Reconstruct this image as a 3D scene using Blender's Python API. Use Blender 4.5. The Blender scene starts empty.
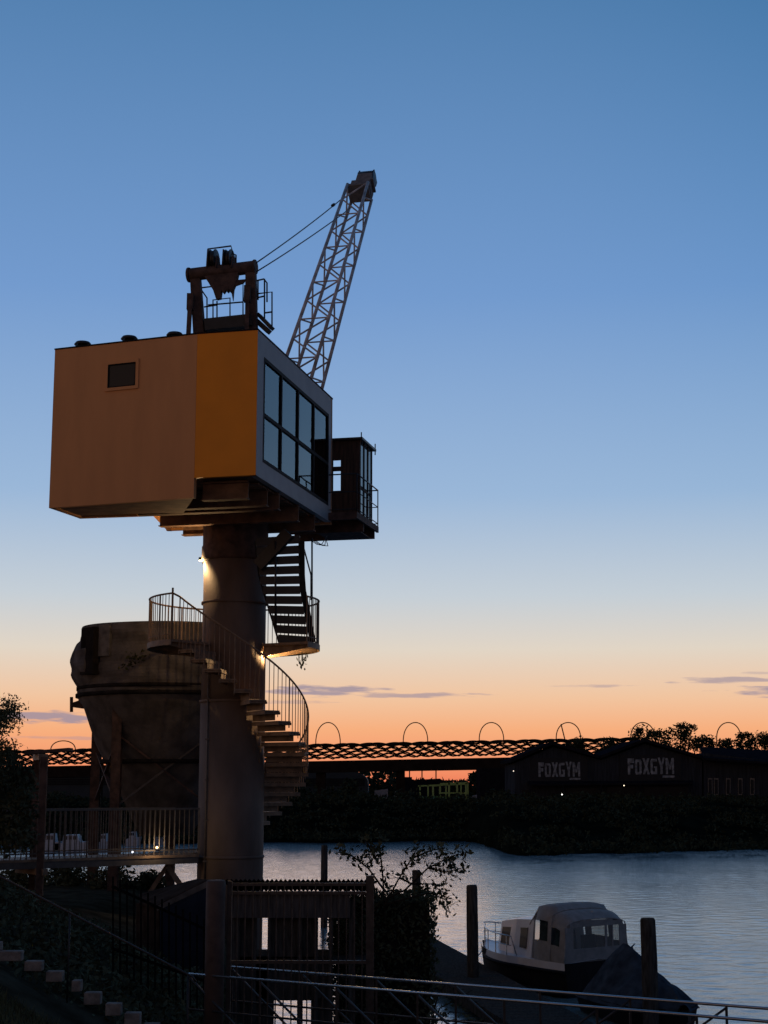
import bpy, bmesh, math, random
from math import sin, cos, pi, radians, atan2, sqrt, hypot
from mathutils import Vector as V, Matrix
random.seed(7)
S = bpy.context.scene
COL = S.collection

# ------------------------------------------------------------------ camera, world, sun, exposure
FPX, HOR, CZ = 1538.0, 785.0, 5.3           # focal length in pixels, horizon row, eye height above the water
TH = math.atan((HOR-512)/FPX); cT, sT = cos(TH), sin(TH)
cd = bpy.data.cameras.new('camera'); cam = bpy.data.objects.new('camera', cd); COL.objects.link(cam)
cam.location = (0, 0, CZ); cam.rotation_euler = (pi/2+TH, 0, 0)
cd.sensor_fit = 'VERTICAL'; cd.sensor_height = 24; cd.lens = FPX/1024*24
cd.clip_start = 0.1; cd.clip_end = 12000
S.camera = cam
S.view_settings.view_transform = 'Standard'; S.view_settings.look = 'None'
S.view_settings.exposure = 0; S.view_settings.gamma = 1
S.view_settings.use_curve_mapping = False
S.render.engine = 'CYCLES'
S.cycles.max_bounces = 6; S.cycles.use_denoising = True

def P(px, py, Y):
    """world point that stands Y metres ahead and projects to the pixel"""
    r = (px-384)/FPX; u = -(py-512)/FPX
    yy = cT-sT*u; zz = sT+cT*u; k = Y/yy
    return V((r*k, Y, CZ+zz*k))
def Pz(px, py, z):
    r = (px-384)/FPX; u = -(py-512)/FPX
    yy = cT-sT*u; zz = sT+cT*u; k = (z-CZ)/zz
    return V((r*k, yy*k, z))

W = bpy.data.worlds.new('World'); S.world = W; W.use_nodes = True
def build_world():
    nt = W.node_tree; N = nt.nodes; L = nt.links; N.clear()
    out = N.new('ShaderNodeOutputWorld'); bg = N.new('ShaderNodeBackground'); L.new(bg.outputs[0], out.inputs[0])
    tc = N.new('ShaderNodeTexCoord'); sx = N.new('ShaderNodeSeparateXYZ'); L.new(tc.outputs['Generated'], sx.inputs[0])
    def m(op, a, b=None, c=None, clamp=False):
        n = N.new('ShaderNodeMath'); n.operation = op; n.use_clamp = clamp
        for i, q in enumerate((a, b, c)):
            if q is None: continue
            if hasattr(q, 'links'): L.new(q, n.inputs[i])
            else: n.inputs[i].default_value = q
        return n.outputs[0]
    x, y, z = sx.outputs
    def ramp(stops, fac):
        r = N.new('ShaderNodeValToRGB'); e = r.color_ramp.elements
        while len(e) < len(stops): e.new(0.5)
        for k, (p, c) in enumerate(stops): e[k].position = p; e[k].color = (*c, 1)
        L.new(fac, r.inputs[0]); return r.outputs[0]
    up = m('MAXIMUM', z, 0.0)
    west = ramp([(0, (.86, .205, .10)), (.012, (.91, .30, .145)), (.035, (.93, .43, .21)), (.056, (.88, .56, .355)),
                 (.086, (.755, .665, .56)), (.120, (.56, .62, .675)), (.185, (.325, .475, .69)),
                 (.31, (.172, .325, .615)), (.48, (.085, .213, .43)), (1, (.022, .06, .15))], up)
    east_w = ramp([(0, (.36, .20, .12)), (.10, (.50, .29, .19)), (.25, (.30, .19, .14)), (.48, (.08, .085, .11)), (1, (.022, .06, .15))], up)
    east_c = ramp([(0, (.09, .085, .11)), (.10, (.12, .12, .17)), (.25, (.09, .11, .18)), (.48, (.045, .075, .15)), (1, (.022, .06, .15))], up)
    hl = m('SQRT', m('ADD', m('ADD', m('MULTIPLY', x, x), m('MULTIPLY', y, y)), 1e-5))
    sx_ = N.new('ShaderNodeMapRange'); sx_.interpolation_type = 'SMOOTHSTEP'; sx_.inputs[1].default_value = -.35; sx_.inputs[2].default_value = .45
    L.new(m('DIVIDE', x, hl), sx_.inputs[0])
    em = N.new('ShaderNodeMix'); em.data_type = 'RGBA'; L.new(sx_.outputs[0], em.inputs[0]); L.new(east_w, em.inputs[6]); L.new(east_c, em.inputs[7]); east = em.outputs[2]
    fac = m('DIVIDE', m('ADD', m('MULTIPLY', y, .99), m('MULTIPLY', x, -.12)), hl)    # 1 towards the afterglow, -1 behind the camera
    mr = N.new('ShaderNodeMapRange'); mr.interpolation_type = 'SMOOTHSTEP'
    mr.inputs[1].default_value = -.35; mr.inputs[2].default_value = .93; L.new(fac, mr.inputs[0])
    mx = N.new('ShaderNodeMix'); mx.data_type = 'RGBA'; L.new(mr.outputs[0], mx.inputs[0]); L.new(east, mx.inputs[6]); L.new(west, mx.inputs[7])
    col = mx.outputs[2]
    kx = m('POWER', m('MULTIPLY', m('MAXIMUM', m('MULTIPLY', x, z), 0.0), 9.0, None, True), 2.0)
    dk = N.new('ShaderNodeMix'); dk.data_type = 'RGBA'; dk.blend_type = 'MULTIPLY'; L.new(kx, dk.inputs[0]); L.new(col, dk.inputs[6]); dk.inputs[7].default_value = (.70, .86, .90, 1); col = dk.outputs[2]
    # thin cloud banks low over the horizon: soft ellipses of azimuth and elevation broken up by stretched noise
    az = m('ARCTAN2', x, y); el = m('ARCSINE', z)
    cmb = N.new('ShaderNodeCombineXYZ'); L.new(m('MULTIPLY', m('ADD', az, m('MULTIPLY', el, 2.0)), 46.0), cmb.inputs[0]); L.new(m('MULTIPLY', el, 330.0), cmb.inputs[1])
    nz = N.new('ShaderNodeTexNoise'); nz.inputs['Scale'].default_value = 1.0; nz.inputs['Detail'].default_value = 8; L.new(cmb.outputs[0], nz.inputs['Vector'])
    nv = m('SUBTRACT', nz.outputs[0], .5)
    mask = None
    for (px, py, hw, hh, amt) in ((50, 717, 85, 5.5, 1.0), (-60, 730, 70, 3, .5), (330, 691, 62, 6, 1.0), (385, 695, 42, 2.5, .7), (435, 695, 55, 2.8, .8), (592, 686, 42, 1.8, .55),
                                  (725, 680, 62, 3.4, .8), (790, 691, 62, 6.5, 1.0), (60, 738, 60, 2, .45), (760, 673, 30, 1.6, .4), (290, 702, 40, 2.5, .45)):
        q = P(px, py, 100) - V((0, 0, CZ)); a0 = atan2(q.x, q.y); e0 = atan2(q.z, hypot(q.x, q.y))
        da = m('DIVIDE', m('SUBTRACT', az, a0), hw/FPX); de = m('DIVIDE', m('SUBTRACT', el, e0), hh/FPX)
        d2 = m('ADD', m('MULTIPLY', da, da), m('MULTIPLY', de, de))
        k = m('MULTIPLY', m('ADD', m('SUBTRACT', 1.0, d2), m('MULTIPLY', nv, 4.2)), 1.2, None, True)
        k = m('MULTIPLY', m('MULTIPLY', k, amt), m('GREATER_THAN', y, 0.0))
        mask = k if mask is None else m('MAXIMUM', mask, k)
    mask = m('MULTIPLY', mask, .85, None, True)
    cm = N.new('ShaderNodeMix'); cm.data_type = 'RGBA'; L.new(mask, cm.inputs[0]); L.new(col, cm.inputs[6]); cm.inputs[7].default_value = (.33, .27, .34, 1)
    L.new(cm.outputs[2], bg.inputs[0]); bg.inputs[1].default_value = 1.0
build_world()
sd = bpy.data.lights.new('sun', 'SUN'); sun = bpy.data.objects.new('sun', sd); COL.objects.link(sun)
sd.energy = 0.05; sd.angle = radians(14); sd.color = (1, .55, .3)            # the last afterglow, behind the scene
sun.rotation_euler = V((.05, -1, -.06)).to_track_quat('-Z', 'Y').to_euler()

# ------------------------------------------------------------------ materials
MATS = {}
def mat(name, c, rough=.7, metal=0, var=.25, scale=6, bump=0, bscale=None, c2=None, spec=.4, stretch=None, detail=5):
    if name in MATS: return MATS[name]
    m = bpy.data.materials.new(name); m.use_nodes = True; MATS[name] = m
    nt = m.node_tree; N = nt.nodes; L = nt.links; b = N['Principled BSDF']
    b.inputs['Roughness'].default_value = rough; b.inputs['Metallic'].default_value = metal
    b.inputs['Specular IOR Level'].default_value = spec
    tc = N.new('ShaderNodeTexCoord'); vec = tc.outputs['Object']
    if stretch:
        mp = N.new('ShaderNodeMapping'); mp.inputs['Scale'].default_value = stretch; L.new(vec, mp.inputs[0]); vec = mp.outputs[0]
    nz = N.new('ShaderNodeTexNoise'); nz.inputs['Scale'].default_value = scale; nz.inputs['Detail'].default_value = detail; L.new(vec, nz.inputs['Vector'])
    r = N.new('ShaderNodeValToRGB'); L.new(nz.outputs[0], r.inputs[0])
    lo = c2 or tuple(v*(1-var) for v in c); hi = tuple(min(1, v*(1+var)) for v in c) if not c2 else c
    r.color_ramp.elements[0].position = .32; r.color_ramp.elements[1].position = .68
    r.color_ramp.elements[0].color = (*lo, 1); r.color_ramp.elements[1].color = (*hi, 1)
    L.new(r.outputs[0], b.inputs['Base Color'])
    if bump:
        n2 = N.new('ShaderNodeTexNoise'); n2.inputs['Scale'].default_value = bscale or scale*4; n2.inputs['Detail'].default_value = 4; L.new(vec, n2.inputs['Vector'])
        bp = N.new('ShaderNodeBump'); bp.inputs['Strength'].default_value = bump; bp.inputs['Distance'].default_value = .02
        L.new(n2.outputs[0], bp.inputs['Height']); L.new(bp.outputs[0], b.inputs['Normal'])
    return m
def emit(name, c, s):
    m = bpy.data.materials.new(name); m.use_nodes = True
    b = m.node_tree.nodes['Principled BSDF']; b.inputs['Base Color'].default_value = (*c, 1)
    b.inputs['Emission Color'].default_value = (*c, 1); b.inputs['Emission Strength'].default_value = s
    return m
def water_mat():
    m = bpy.data.materials.new('river water'); m.use_nodes = True
    nt = m.node_tree; N = nt.nodes; L = nt.links; b = N['Principled BSDF']
    b.inputs['Base Color'].default_value = (.11, .19, .22, 1); b.inputs['Roughness'].default_value = .17
    b.inputs['IOR'].default_value = 1.62; b.inputs['Specular IOR Level'].default_value = .5
    tc = N.new('ShaderNodeTexCoord'); prev = None
    mp = N.new('ShaderNodeMapping'); mp.inputs['Scale'].default_value = (.035, .075, 1); mp.inputs['Rotation'].default_value = (0, 0, .35); L.new(tc.outputs['Object'], mp.inputs[0])
    pn = N.new('ShaderNodeTexNoise'); pn.inputs['Scale'].default_value = 1; pn.inputs['Detail'].default_value = 4; L.new(mp.outputs[0], pn.inputs['Vector'])
    pr_ = N.new('ShaderNodeMapRange'); pr_.inputs[1].default_value = .38; pr_.inputs[2].default_value = .64; pr_.inputs[3].default_value = .45; pr_.inputs[4].default_value = 1.25; L.new(pn.outputs[0], pr_.inputs[0])
    for sc, st, dist, dt in (((3.5, 5.5, 1), .5, .018, 3), ((11, 17, 1), .5, .008, 3)):
        mp = N.new('ShaderNodeMapping'); mp.inputs['Scale'].default_value = sc; mp.inputs['Rotation'].default_value = (0, 0, .22); L.new(tc.outputs['Object'], mp.inputs[0])
        nz = N.new('ShaderNodeTexNoise'); nz.inputs['Scale'].default_value = 1; nz.inputs['Detail'].default_value = dt; L.new(mp.outputs[0], nz.inputs['Vector'])
        bp = N.new('ShaderNodeBump'); bp.inputs['Distance'].default_value = dist
        ml = N.new('ShaderNodeMath'); ml.operation = 'MULTIPLY'; ml.inputs[1].default_value = st; L.new(pr_.outputs[0], ml.inputs[0]); L.new(ml.outputs[0], bp.inputs['Strength'])
        L.new(nz.outputs[0], bp.inputs['Height'])
        if prev: L.new(prev, bp.inputs['Normal'])
        prev = bp.outputs[0]
    L.new(prev, b.inputs['Normal'])
    return m
def glass_mat(name, c, rough=.03, spec=.5):
    m = bpy.data.materials.new(name); m.use_nodes = True; b = m.node_tree.nodes['Principled BSDF']
    b.inputs['Base Color'].default_value = (*c, 1); b.inputs['Roughness'].default_value = rough; b.inputs['IOR'].default_value = 1.5
    b.inputs['Specular IOR Level'].default_value = spec
    nt = m.node_tree; tc = nt.nodes.new('ShaderNodeTexCoord'); nz = nt.nodes.new('ShaderNodeTexNoise'); nz.inputs['Scale'].default_value = .9
    bp = nt.nodes.new('ShaderNodeBump'); bp.inputs['Strength'].default_value = .08; bp.inputs['Distance'].default_value = .02
    nt.links.new(tc.outputs['Object'], nz.inputs['Vector']); nt.links.new(nz.outputs[0], bp.inputs['Height']); nt.links.new(bp.outputs[0], b.inputs['Normal'])
    return m

TAN = mat('tan render', (.64, .302, .124), .75, var=.055, scale=1.1, bump=.25, bscale=60, stretch=(2.2, 2.2, .45))
ORANGE = mat('orange cladding', (.84, .275, .004), .5, var=.06, scale=1.2, bump=.1, bscale=40)
GREYCLAD = mat('grey cladding', (.27, .27, .28), .6, var=.08, scale=2)
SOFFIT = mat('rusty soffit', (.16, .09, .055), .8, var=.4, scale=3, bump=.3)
BLACKSTEEL = mat('black steel', (.018, .018, .02), .45, var=.4, scale=4)
FRAMEBLK = mat('black window frame', (.010, .010, .012), .7, var=.2, spec=.1)
RUSTSTEEL = mat('rusted dark steel', (.075, .045, .036), .8, var=.5, scale=5, bump=.4)
BOOMPAINT = mat('weathered pale boom paint', (.42, .38, .36), .6, var=.4, scale=3)
COLUMN = mat('weathered column steel', (.125, .090, .072), .75, var=.3, scale=1.6, bump=.25, bscale=35, stretch=(1, 1, .35))
GALV = mat('galvanised steel', (.10, .085, .075), .55, metal=.15, var=.2, scale=8)
DARKRAIL = mat('dull dark rail steel', (.06, .052, .05), .45, metal=.5, var=.3, scale=9)
MATTEBLK = mat('matte black iron', (.008, .008, .009), .9, var=.3, spec=0)
STAIR = mat('brown stair steel', (.21, .14, .09), .65, var=.3, scale=6)
CONC = mat('weathered concrete', (.105, .094, .088), .9, var=.35, scale=2.2, bump=.7, bscale=12, spec=0)
CONCDK = mat('dark stained concrete and opening shade', (.022, .019, .018), .9, var=.4, scale=3, bump=.5, spec=0)  # its dark colour also stands for the shade inside the hopper opening
CONCLT = mat('pale worn concrete', (.13, .12, .115), .9, var=.35, scale=4, bump=.4, spec=0)
DKTIN = mat('dull dark corrugated tin', (.02, .018, .017), .9, var=.4, scale=3, spec=0)
DKWOOD = mat('dark wet timber', (.060, .055, .050), .9, var=.45, scale=5, bump=.5, stretch=(4, 4, .6), spec=0)
STONE = mat('pale stone step', (.24, .20, .175), .85, var=.35, scale=7, bump=.5, spec=0)
SOIL = mat('bank soil', (.045, .040, .028), .95, var=.5, scale=2, bump=.6, spec=0)
GRASS = mat('grass blades', (.12, .11, .055), .8, var=.5, scale=3, spec=0)
LEAFDK = mat('dark leaves', (.075, .082, .050), .85, var=.5, scale=2, spec=0)
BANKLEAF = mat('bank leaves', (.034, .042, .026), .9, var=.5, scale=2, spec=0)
LEAFMID = mat('mid green leaves', (.045, .05, .022), .75, var=.5, scale=3, spec=0)
BARK = mat('bark', (.035, .027, .021), .9, var=.4, scale=8, bump=.6, spec=0)
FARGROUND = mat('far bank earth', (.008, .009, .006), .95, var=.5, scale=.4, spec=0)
GELCOAT = mat('white gelcoat', (.62, .63, .66), .3, var=.08, scale=3)
HULLDK = mat('dark hull paint', (.012, .012, .014), .7, var=.3, scale=3, spec=.1)
CANVAS = mat('grey beige canvas', (.23, .225, .22), .85, var=.15, scale=6, bump=.4, bscale=9)
TARP = mat('dark blue tarpaulin', (.042, .055, .072), .75, var=.35, scale=4, bump=.8, bscale=5, spec=0)
STEELRAIL = mat('stainless rail', (.45, .45, .46), .25, metal=.9, var=.1)
GLASSDK = glass_mat('dark window glass', (.02, .024, .03))
def clear_glass(name, tint):
    m = bpy.data.materials.new(name); m.use_nodes = True; nt = m.node_tree; N = nt.nodes; L = nt.links
    N.remove(N['Principled BSDF']); t_ = N.new('ShaderNodeBsdfTransparent'); t_.inputs[0].default_value = (*tint, 1); g_ = N.new('ShaderNodeBsdfGlossy'); g_.inputs['Roughness'].default_value = .02
    fr = N.new('ShaderNodeFresnel'); fr.inputs[0].default_value = 2.1; mx = N.new('ShaderNodeMixShader'); L.new(fr.outputs[0], mx.inputs[0]); L.new(t_.outputs[0], mx.inputs[1]); L.new(g_.outputs[0], mx.inputs[2])
    tc = N.new('ShaderNodeTexCoord'); nz = N.new('ShaderNodeTexNoise'); nz.inputs['Scale'].default_value = .8; bp = N.new('ShaderNodeBump'); bp.inputs['Strength'].default_value = .12; bp.inputs['Distance'].default_value = .03
    L.new(tc.outputs['Object'], nz.inputs['Vector']); L.new(nz.outputs[0], bp.inputs['Height']); L.new(bp.outputs[0], g_.inputs['Normal']); L.new(bp.outputs[0], fr.inputs['Normal'])
    L.new(mx.outputs[0], N['Material Output'].inputs[0]); return m
VINYL = clear_glass('clear vinyl', (.62, .62, .60))
GLASSWIN = clear_glass('clear window glass', (.8, .82, .82))
GLASSCAB = glass_mat('cab glass', (.05, .065, .07), .05)
WINYL = glass_mat('clear vinyl window', (.022, .022, .024), .25, .25)
GYMWALL = mat('dark timber boards', (.032, .035, .042), .85, var=.35, scale=1.2, bump=.5, stretch=(6, 1, .4), spec=0)
GYMROOF = mat('dark sheet roofing', (.014, .014, .018), .85, var=.3, scale=1.5, spec=0)
SIGNBLK = mat('black sign board', (.010, .010, .012), .7, var=.3)
LETTER = mat('worn white letters', (.34, .36, .38), .8, c2=(.09, .095, .10), scale=2.6, detail=7)
GYMPANE = glass_mat('gym window glass', (.012, .012, .014), .3, .15)
YELLOWSTEEL = mat('yellow green frame paint', (.30, .42, .12), .6, var=.2)
PALEPANEL = mat('pale panel', (.20, .20, .22), .7, var=.2)
BRIDGESTEEL = mat('brown bridge steel', (.024, .017, .014), .7, var=.3, scale=1, spec=0)
FARWHITE = mat('white boat paint', (.38, .39, .42), .5, var=.15)
BLUESIDE = mat('blue boarding', (.022, .03, .05), .8, var=.2, scale=3, spec=0)
SHEDROOF = mat('brown bitumen roof', (.045, .034, .028), .85, var=.4, scale=3, bump=.5, spec=0)
REDPOST = mat('red brown post paint', (.085, .052, .040), .8, var=.3, scale=4, bump=.3)
HALLROOF = mat('blue grey hall roof', (.030, .038, .042), .7, var=.25, scale=.3)
WARM = emit('warm lamp lens', (1, .66, .30), 14)
WARMDIM = emit('small warm lamp', (1, .62, .28), 4)
COOLLAMP = emit('small cool lamp', (.85, .9, 1), 2)

# ------------------------------------------------------------------ mesh builder
class MB:
    def __init__(s): s.v = []; s.f = []; s.sm = []
    def add(s, vs, fs, smooth=False):
        o = len(s.v); s.v += [V(q) for q in vs]; s.f += [tuple(i+o for i in q) for q in fs]; s.sm += [smooth]*len(fs)
        return s
    def prism(s, poly, off):
        """poly: 3D outline, off: extrusion vector"""
        n = len(poly); off = V(off); poly = [V(p) for p in poly]
        nrm = V((0, 0, 0))
        for i in range(n): nrm += poly[i].cross(poly[(i+1) % n])
        if nrm.dot(off) > 0: poly = poly[::-1]
        vs = poly + [p+off for p in poly]
        fs = [tuple(range(n)), tuple(range(2*n-1, n-1, -1))] + [(i, i+n, (i+1) % n+n, (i+1) % n) for i in range(n)]
        return s.add(vs, fs)
    def obox(s, c, ax, ay, az):
        """box about centre c with half-axis vectors"""
        c, ax, ay, az = V(c), V(ax), V(ay), V(az)
        return s.prism([c-ax-ay-az, c+ax-ay-az, c+ax+ay-az, c-ax+ay-az], az*2)
    def box(s, x0, x1, y0, y1, z0, z1):
        return s.obox(((x0+x1)/2, (y0+y1)/2, (z0+z1)/2), ((x1-x0)/2, 0, 0), (0, (y1-y0)/2, 0), (0, 0, (z1-z0)/2))
    def bar(s, a, b, w, h, up=(0, 0, 1)):
        a, b = V(a), V(b); d = (b-a); 
        if d.length < 1e-6: return s
        dn = d.normalized(); r = dn.cross(V(up))
        if r.length < 1e-4: r = dn.cross(V((1, 0, 0)))
        r.normalize(); u = r.cross(dn)
        return s.obox((a+b)/2, d/2, r*w/2, u*h/2)
    def tube(s, pts, r, n=6, r2=None, cap=True):
        pts = [V(p) for p in pts]; k = len(pts); vs = []; fs = []
        pr = None
        for i, p in enumerate(pts):
            d = (pts[min(i+1, k-1)]-pts[max(i-1, 0)])
            d = d.normalized() if d.length > 1e-9 else V((0, 0, 1))
            if pr is None:
                a = d.cross(V((0, 0, 1)));
                if a.length < 1e-3: a = d.cross(V((1, 0, 0)))
            else: a = pr - d*pr.dot(d)
            a.normalize(); pr = a; b = d.cross(a)
            rr = r if r2 is None else r+(r2-r)*i/(k-1)
            vs += [p+(a*cos(2*pi*j/n)+b*sin(2*pi*j/n))*rr for j in range(n)]
        for i in range(k-1):
            fs += [(i*n+j, i*n+(j+1) % n, (i+1)*n+(j+1) % n, (i+1)*n+j) for j in range(n)]
        s.add(vs, fs, n > 5)
        if cap:
            o = len(s.v)-len(vs); s.f += [tuple(o+j for j in range(n-1, -1, -1)), tuple(o+(k-1)*n+j for j in range(n))]; s.sm += [False]*2
        return s
    def lathe(s, prof, c, n=40, smooth=True, closed=True, rfun=None):
        vs = []; k = len(prof)
        for i, (r, z) in enumerate(prof):
            for j in range(n):
                a = 2*pi*j/n; rr = rfun(r, z, a) if rfun else r
                vs.append((c[0]+rr*cos(a), c[1]+rr*sin(a), z))
        fs = [(i*n+j, i*n+(j+1) % n, (i+1)*n+(j+1) % n, (i+1)*n+j) for i in range(k-1) for j in range(n)]
        s.add(vs, fs, smooth)
        if closed:
            o = len(s.v)-len(vs); s.f += [tuple(o+j for j in range(n-1, -1, -1)), tuple(o+(k-1)*n+j for j in range(n))]; s.sm += [False]*2
        return s
    def leaf(s, c, size, rnd):
        c = V(c); a = V((rnd.gauss(0, 1), rnd.gauss(0, 1), rnd.gauss(0, 1))).normalized(); b = a.orthogonal().normalized()
        b = Matrix.Rotation(rnd.random()*6.28, 3, a) @ b
        l = size*rnd.uniform(.6, 1.3); w = l*.45
        return s.add([c-a*l*.5, c+b*w*.5, c+a*l*.5, c-b*w*.5], [(0, 1, 2, 3)])
    def build(s, name, m, parent=None, bevel=0, loc=None):
        me = bpy.data.meshes.new(name)
        if parent is not None:
            o = V((0, 0, 0)); q = parent
            while q: o += q.location; q = q.parent
        elif loc is not None: o = V(loc)
        else:
            xs = [v.x for v in s.v]; ys = [v.y for v in s.v]
            o = V(((min(xs)+max(xs))/2, (min(ys)+max(ys))/2, min(v.z for v in s.v)))
        me.from_pydata([v-o for v in s.v], [], s.f); me.polygons.foreach_set('use_smooth', s.sm)
        me.materials.append(m); me.update()
        ob = bpy.data.objects.new(name, me); COL.objects.link(ob)
        if parent is not None: ob.parent = parent
        else: ob.location = o
        if bevel:
            md = ob.modifiers.new('bevel', 'BEVEL'); md.width = bevel; md.segments = 2; md.limit_method = 'ANGLE'
        return ob
def tag(o, label=None, cat=None, group=None, kind=None):
    for k, q in (('label', label), ('category', cat), ('group', group), ('kind', kind)):
        if q: o[k] = q
    return o
def thing(name, loc, label, cat, group=None):
    o = bpy.data.objects.new(name, None); COL.objects.link(o); o.location = loc; o.empty_display_size = .3
    return tag(o, label, cat, group)
def lerp(a, b, t): return V(a)*(1-t)+V(b)*t
def bm_fix(ob):
    b = bmesh.new(); b.from_mesh(ob.data); bmesh.ops.recalc_face_normals(b, faces=b.faces); b.to_mesh(ob.data); b.free(); return ob

# ------------------------------------------------------------------ setting: water, near bank, far bank
def ssm(a, b, x):
    t = max(0, min(1, (x-a)/(b-a))); return t*t*(3-2*t)
def build_water():
    # real low waves where the river is in view (sum of short crossing wave trains), flat beyond
    import numpy as np
    rg = np.random.default_rng(5)
    rows = [27.0]
    while rows[-1] < 152: rows.append(rows[-1]+.10+.0018*(rows[-1]-27))
    Y = np.array(rows); nc = 280; X = np.linspace(-1, 1, nc)[None, :]*(.30*Y[:, None]+2); YY = np.repeat(Y[:, None], nc, 1); Z = np.zeros_like(X)
    gust = .5+.5*np.sin(X*.11+YY*.06+1.2*np.sin(YY*.05))*np.sin(YY*.09-X*.05+.7)
    gust = .62+.5*gust
    for k in range(22):
        wl = .36*(1.5/.36)**(k/21); th = -pi/2+.35+rg.normal(0, .75); kk = 2*pi/wl
        Z += (WAVE/kk)*np.sin(kk*(X*cos(th)+YY*sin(th))+rg.uniform(0, 6.28)+.6*np.sin(.21*X+.17*YY+k))
    edge = np.clip((1-np.abs(np.linspace(-1, 1, nc)))/.05, 0, 1)[None, :]*np.clip((Y-27)/1.5, 0, 1)[:, None]*np.clip((152-Y)/2, 0, 1)[:, None]
    Z *= gust*edge
    vs = [tuple(q) for q in np.stack([X, YY, Z], -1).reshape(-1, 3)]; nr = len(Y)
    fs = [(a*nc+b, a*nc+b+1, (a+1)*nc+b+1, (a+1)*nc+b) for a in range(nr-1) for b in range(nc-1)]
    wb = MB(); wb.v = [V(q) for q in vs]; wb.f = fs; wb.sm = [True]*len(fs)
    x0, x1, y1 = .30*27+2, .30*Y[-1]+2, float(Y[-1])
    wb.add([(-900, 12, 0), (900, 12, 0), (900, 27, 0), (x0, 27, 0), (-x0, 27, 0), (-900, 27, 0)], [(0, 1, 2, 3, 4, 5)])
    wb.add([(-900, 27, 0), (-x0, 27, 0), (-x1, y1, 0), (-900, y1, 0)], [(0, 1, 2, 3)]); wb.add([(x0, 27, 0), (900, 27, 0), (900, y1, 0), (x1, y1, 0)], [(0, 1, 2, 3)])
    wb.add([(-900, y1, 0), (900, y1, 0), (900, 190, 0), (-900, 190, 0)], [(0, 1, 2, 3)])
    tag(wb.build('water', water_mat(), loc=(0, 0, 0)), kind='structure')
WAVE = .012
build_water()

def near_z(x, y):
    # a quay level that rises to the left as a grass slope, falling off into the river
    hill = 1.4 + max(0, min(2.2, (-2.75-x)*.50))
    hill = max(hill, 1.4+2.0*(1-ssm(9, 16, y)))
    e = 25.2 + 22*ssm(-2.3, -4.2, x)                 # where the quay ends
    hill += .03*sin(x*3.1+y*1.7)+.03*sin(y*2.9-x*1.3)
    back = 1.4 + (hill-1.4)*(1-ssm(27, 33, y)*.5)
    return back*(1-ssm(e-.2, e+.5, y)) - 2.5*ssm(e-.2, e+.5, y)
gb = MB(); NX, NY = 150, 120
X0, X1, Y0, Y1 = -34, 16, -6, 50
vs = [(X0+(X1-X0)*i/NX, Y0+(Y1-Y0)*j/NY, near_z(X0+(X1-X0)*i/NX, Y0+(Y1-Y0)*j/NY)) for j in range(NY+1) for i in range(NX+1)]
gb.add(vs, [(j*(NX+1)+i, j*(NX+1)+i+1, (j+1)*(NX+1)+i+1, (j+1)*(NX+1)+i) for j in range(NY) for i in range(NX)], True)
tag(gb.build('riverbank', SOIL, loc=(0, 0, 0)), kind='structure')

def far_edge(x):
    t = ssm(8.2, 10.2, x)                     # the bank juts out towards us in front of the gym
    return (146+4*sin(x*.05)+1.2*sin(x*.4))*(1-t) + (112+max(0, min(40, (x-10)*.55))+.8*sin(x*.9)+.5*sin(x*2.3))*t
def far_z(x, y):
    e = far_edge(x); t = ssm(e-2, e+(11 if x < 9 else 26), y)
    return -1.2 + 4.6*t + .25*sin(x*.4+y*.3)*t
fb = MB(); NX = 420; rows = [105, 108, 110, 112, 114, 116, 118, 120, 122, 124, 126, 128, 130, 133, 136, 140, 144, 147, 150, 153, 156, 160, 165, 172, 185, 220, 400, 1200, 7000]
vs = []
for y in rows:
    for i in range(NX+1):
        x = (-1+2*i/NX)*max(160, y*1.2); vs.append((x, y, far_z(x, y) if y < 200 else 3.4))
fb.add(vs, [(j*(NX+1)+i, j*(NX+1)+i+1, (j+1)*(NX+1)+i+1, (j+1)*(NX+1)+i) for j in range(len(rows)-1) for i in range(NX)], True)
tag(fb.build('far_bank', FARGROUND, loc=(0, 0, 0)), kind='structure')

# undergrowth on the far bank: one continuous mass
rnd = random.Random(3); ub = MB()
for k in range(1500):
    x = rnd.uniform(-72, 52); e = far_edge(x); y = e + rnd.uniform(-.8, 14 if x < 9 else 42)
    R = rnd.uniform(.4, 1.1); z = max(0.2, far_z(x, y))+R*.3
    for q in range(26):
        d = V((rnd.gauss(0, 1), rnd.gauss(0, 1), rnd.gauss(0, 1))).normalized()*R*rnd.uniform(.6, 1.05)
        ub.leaf((x+d.x*1.5, y+d.y, z+abs(d.z)*.75), .42, rnd)
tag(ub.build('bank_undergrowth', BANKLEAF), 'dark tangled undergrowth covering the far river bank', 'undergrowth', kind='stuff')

# ------------------------------------------------------------------ crane house on its column
CY = 39.0
colc = P(233, 700, CY); CX = colc.x; CR = .815
zt = P(258, 330, 34).z; zb = P(258, 475, 34).z
Cc = P(258, 330, 34); C2 = V((Cc.x, Cc.y, 0))
RR = Pz(332.5, 399.5, zt); RR = V((RR.x, RR.y, 0))
u = (RR-C2).normalized(); v = V((u.y, -u.x, 0)); LR = (RR-C2).length
UP = V((0, 0, 1))
zbb = P(51, 508, Pz(55, 350, zt).y).z
def flat(q): return V((q.x, q.y, 0))
Ol = C2 - v*1.47
Bl = flat(Pz(55, 350, zt))
R1 = flat(Pz(78, 518, zbb))
M1 = flat(Pz(137, 516, zbb))
RL = RR - v*(LR*0.70)
def z3(p, z): return V((p.x, p.y, z))
crane = thing('harbour_crane', (CX, CY, 1.2), 'converted harbour crane with tan and orange cabin and lattice boom on a thick column', 'crane')

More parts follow.
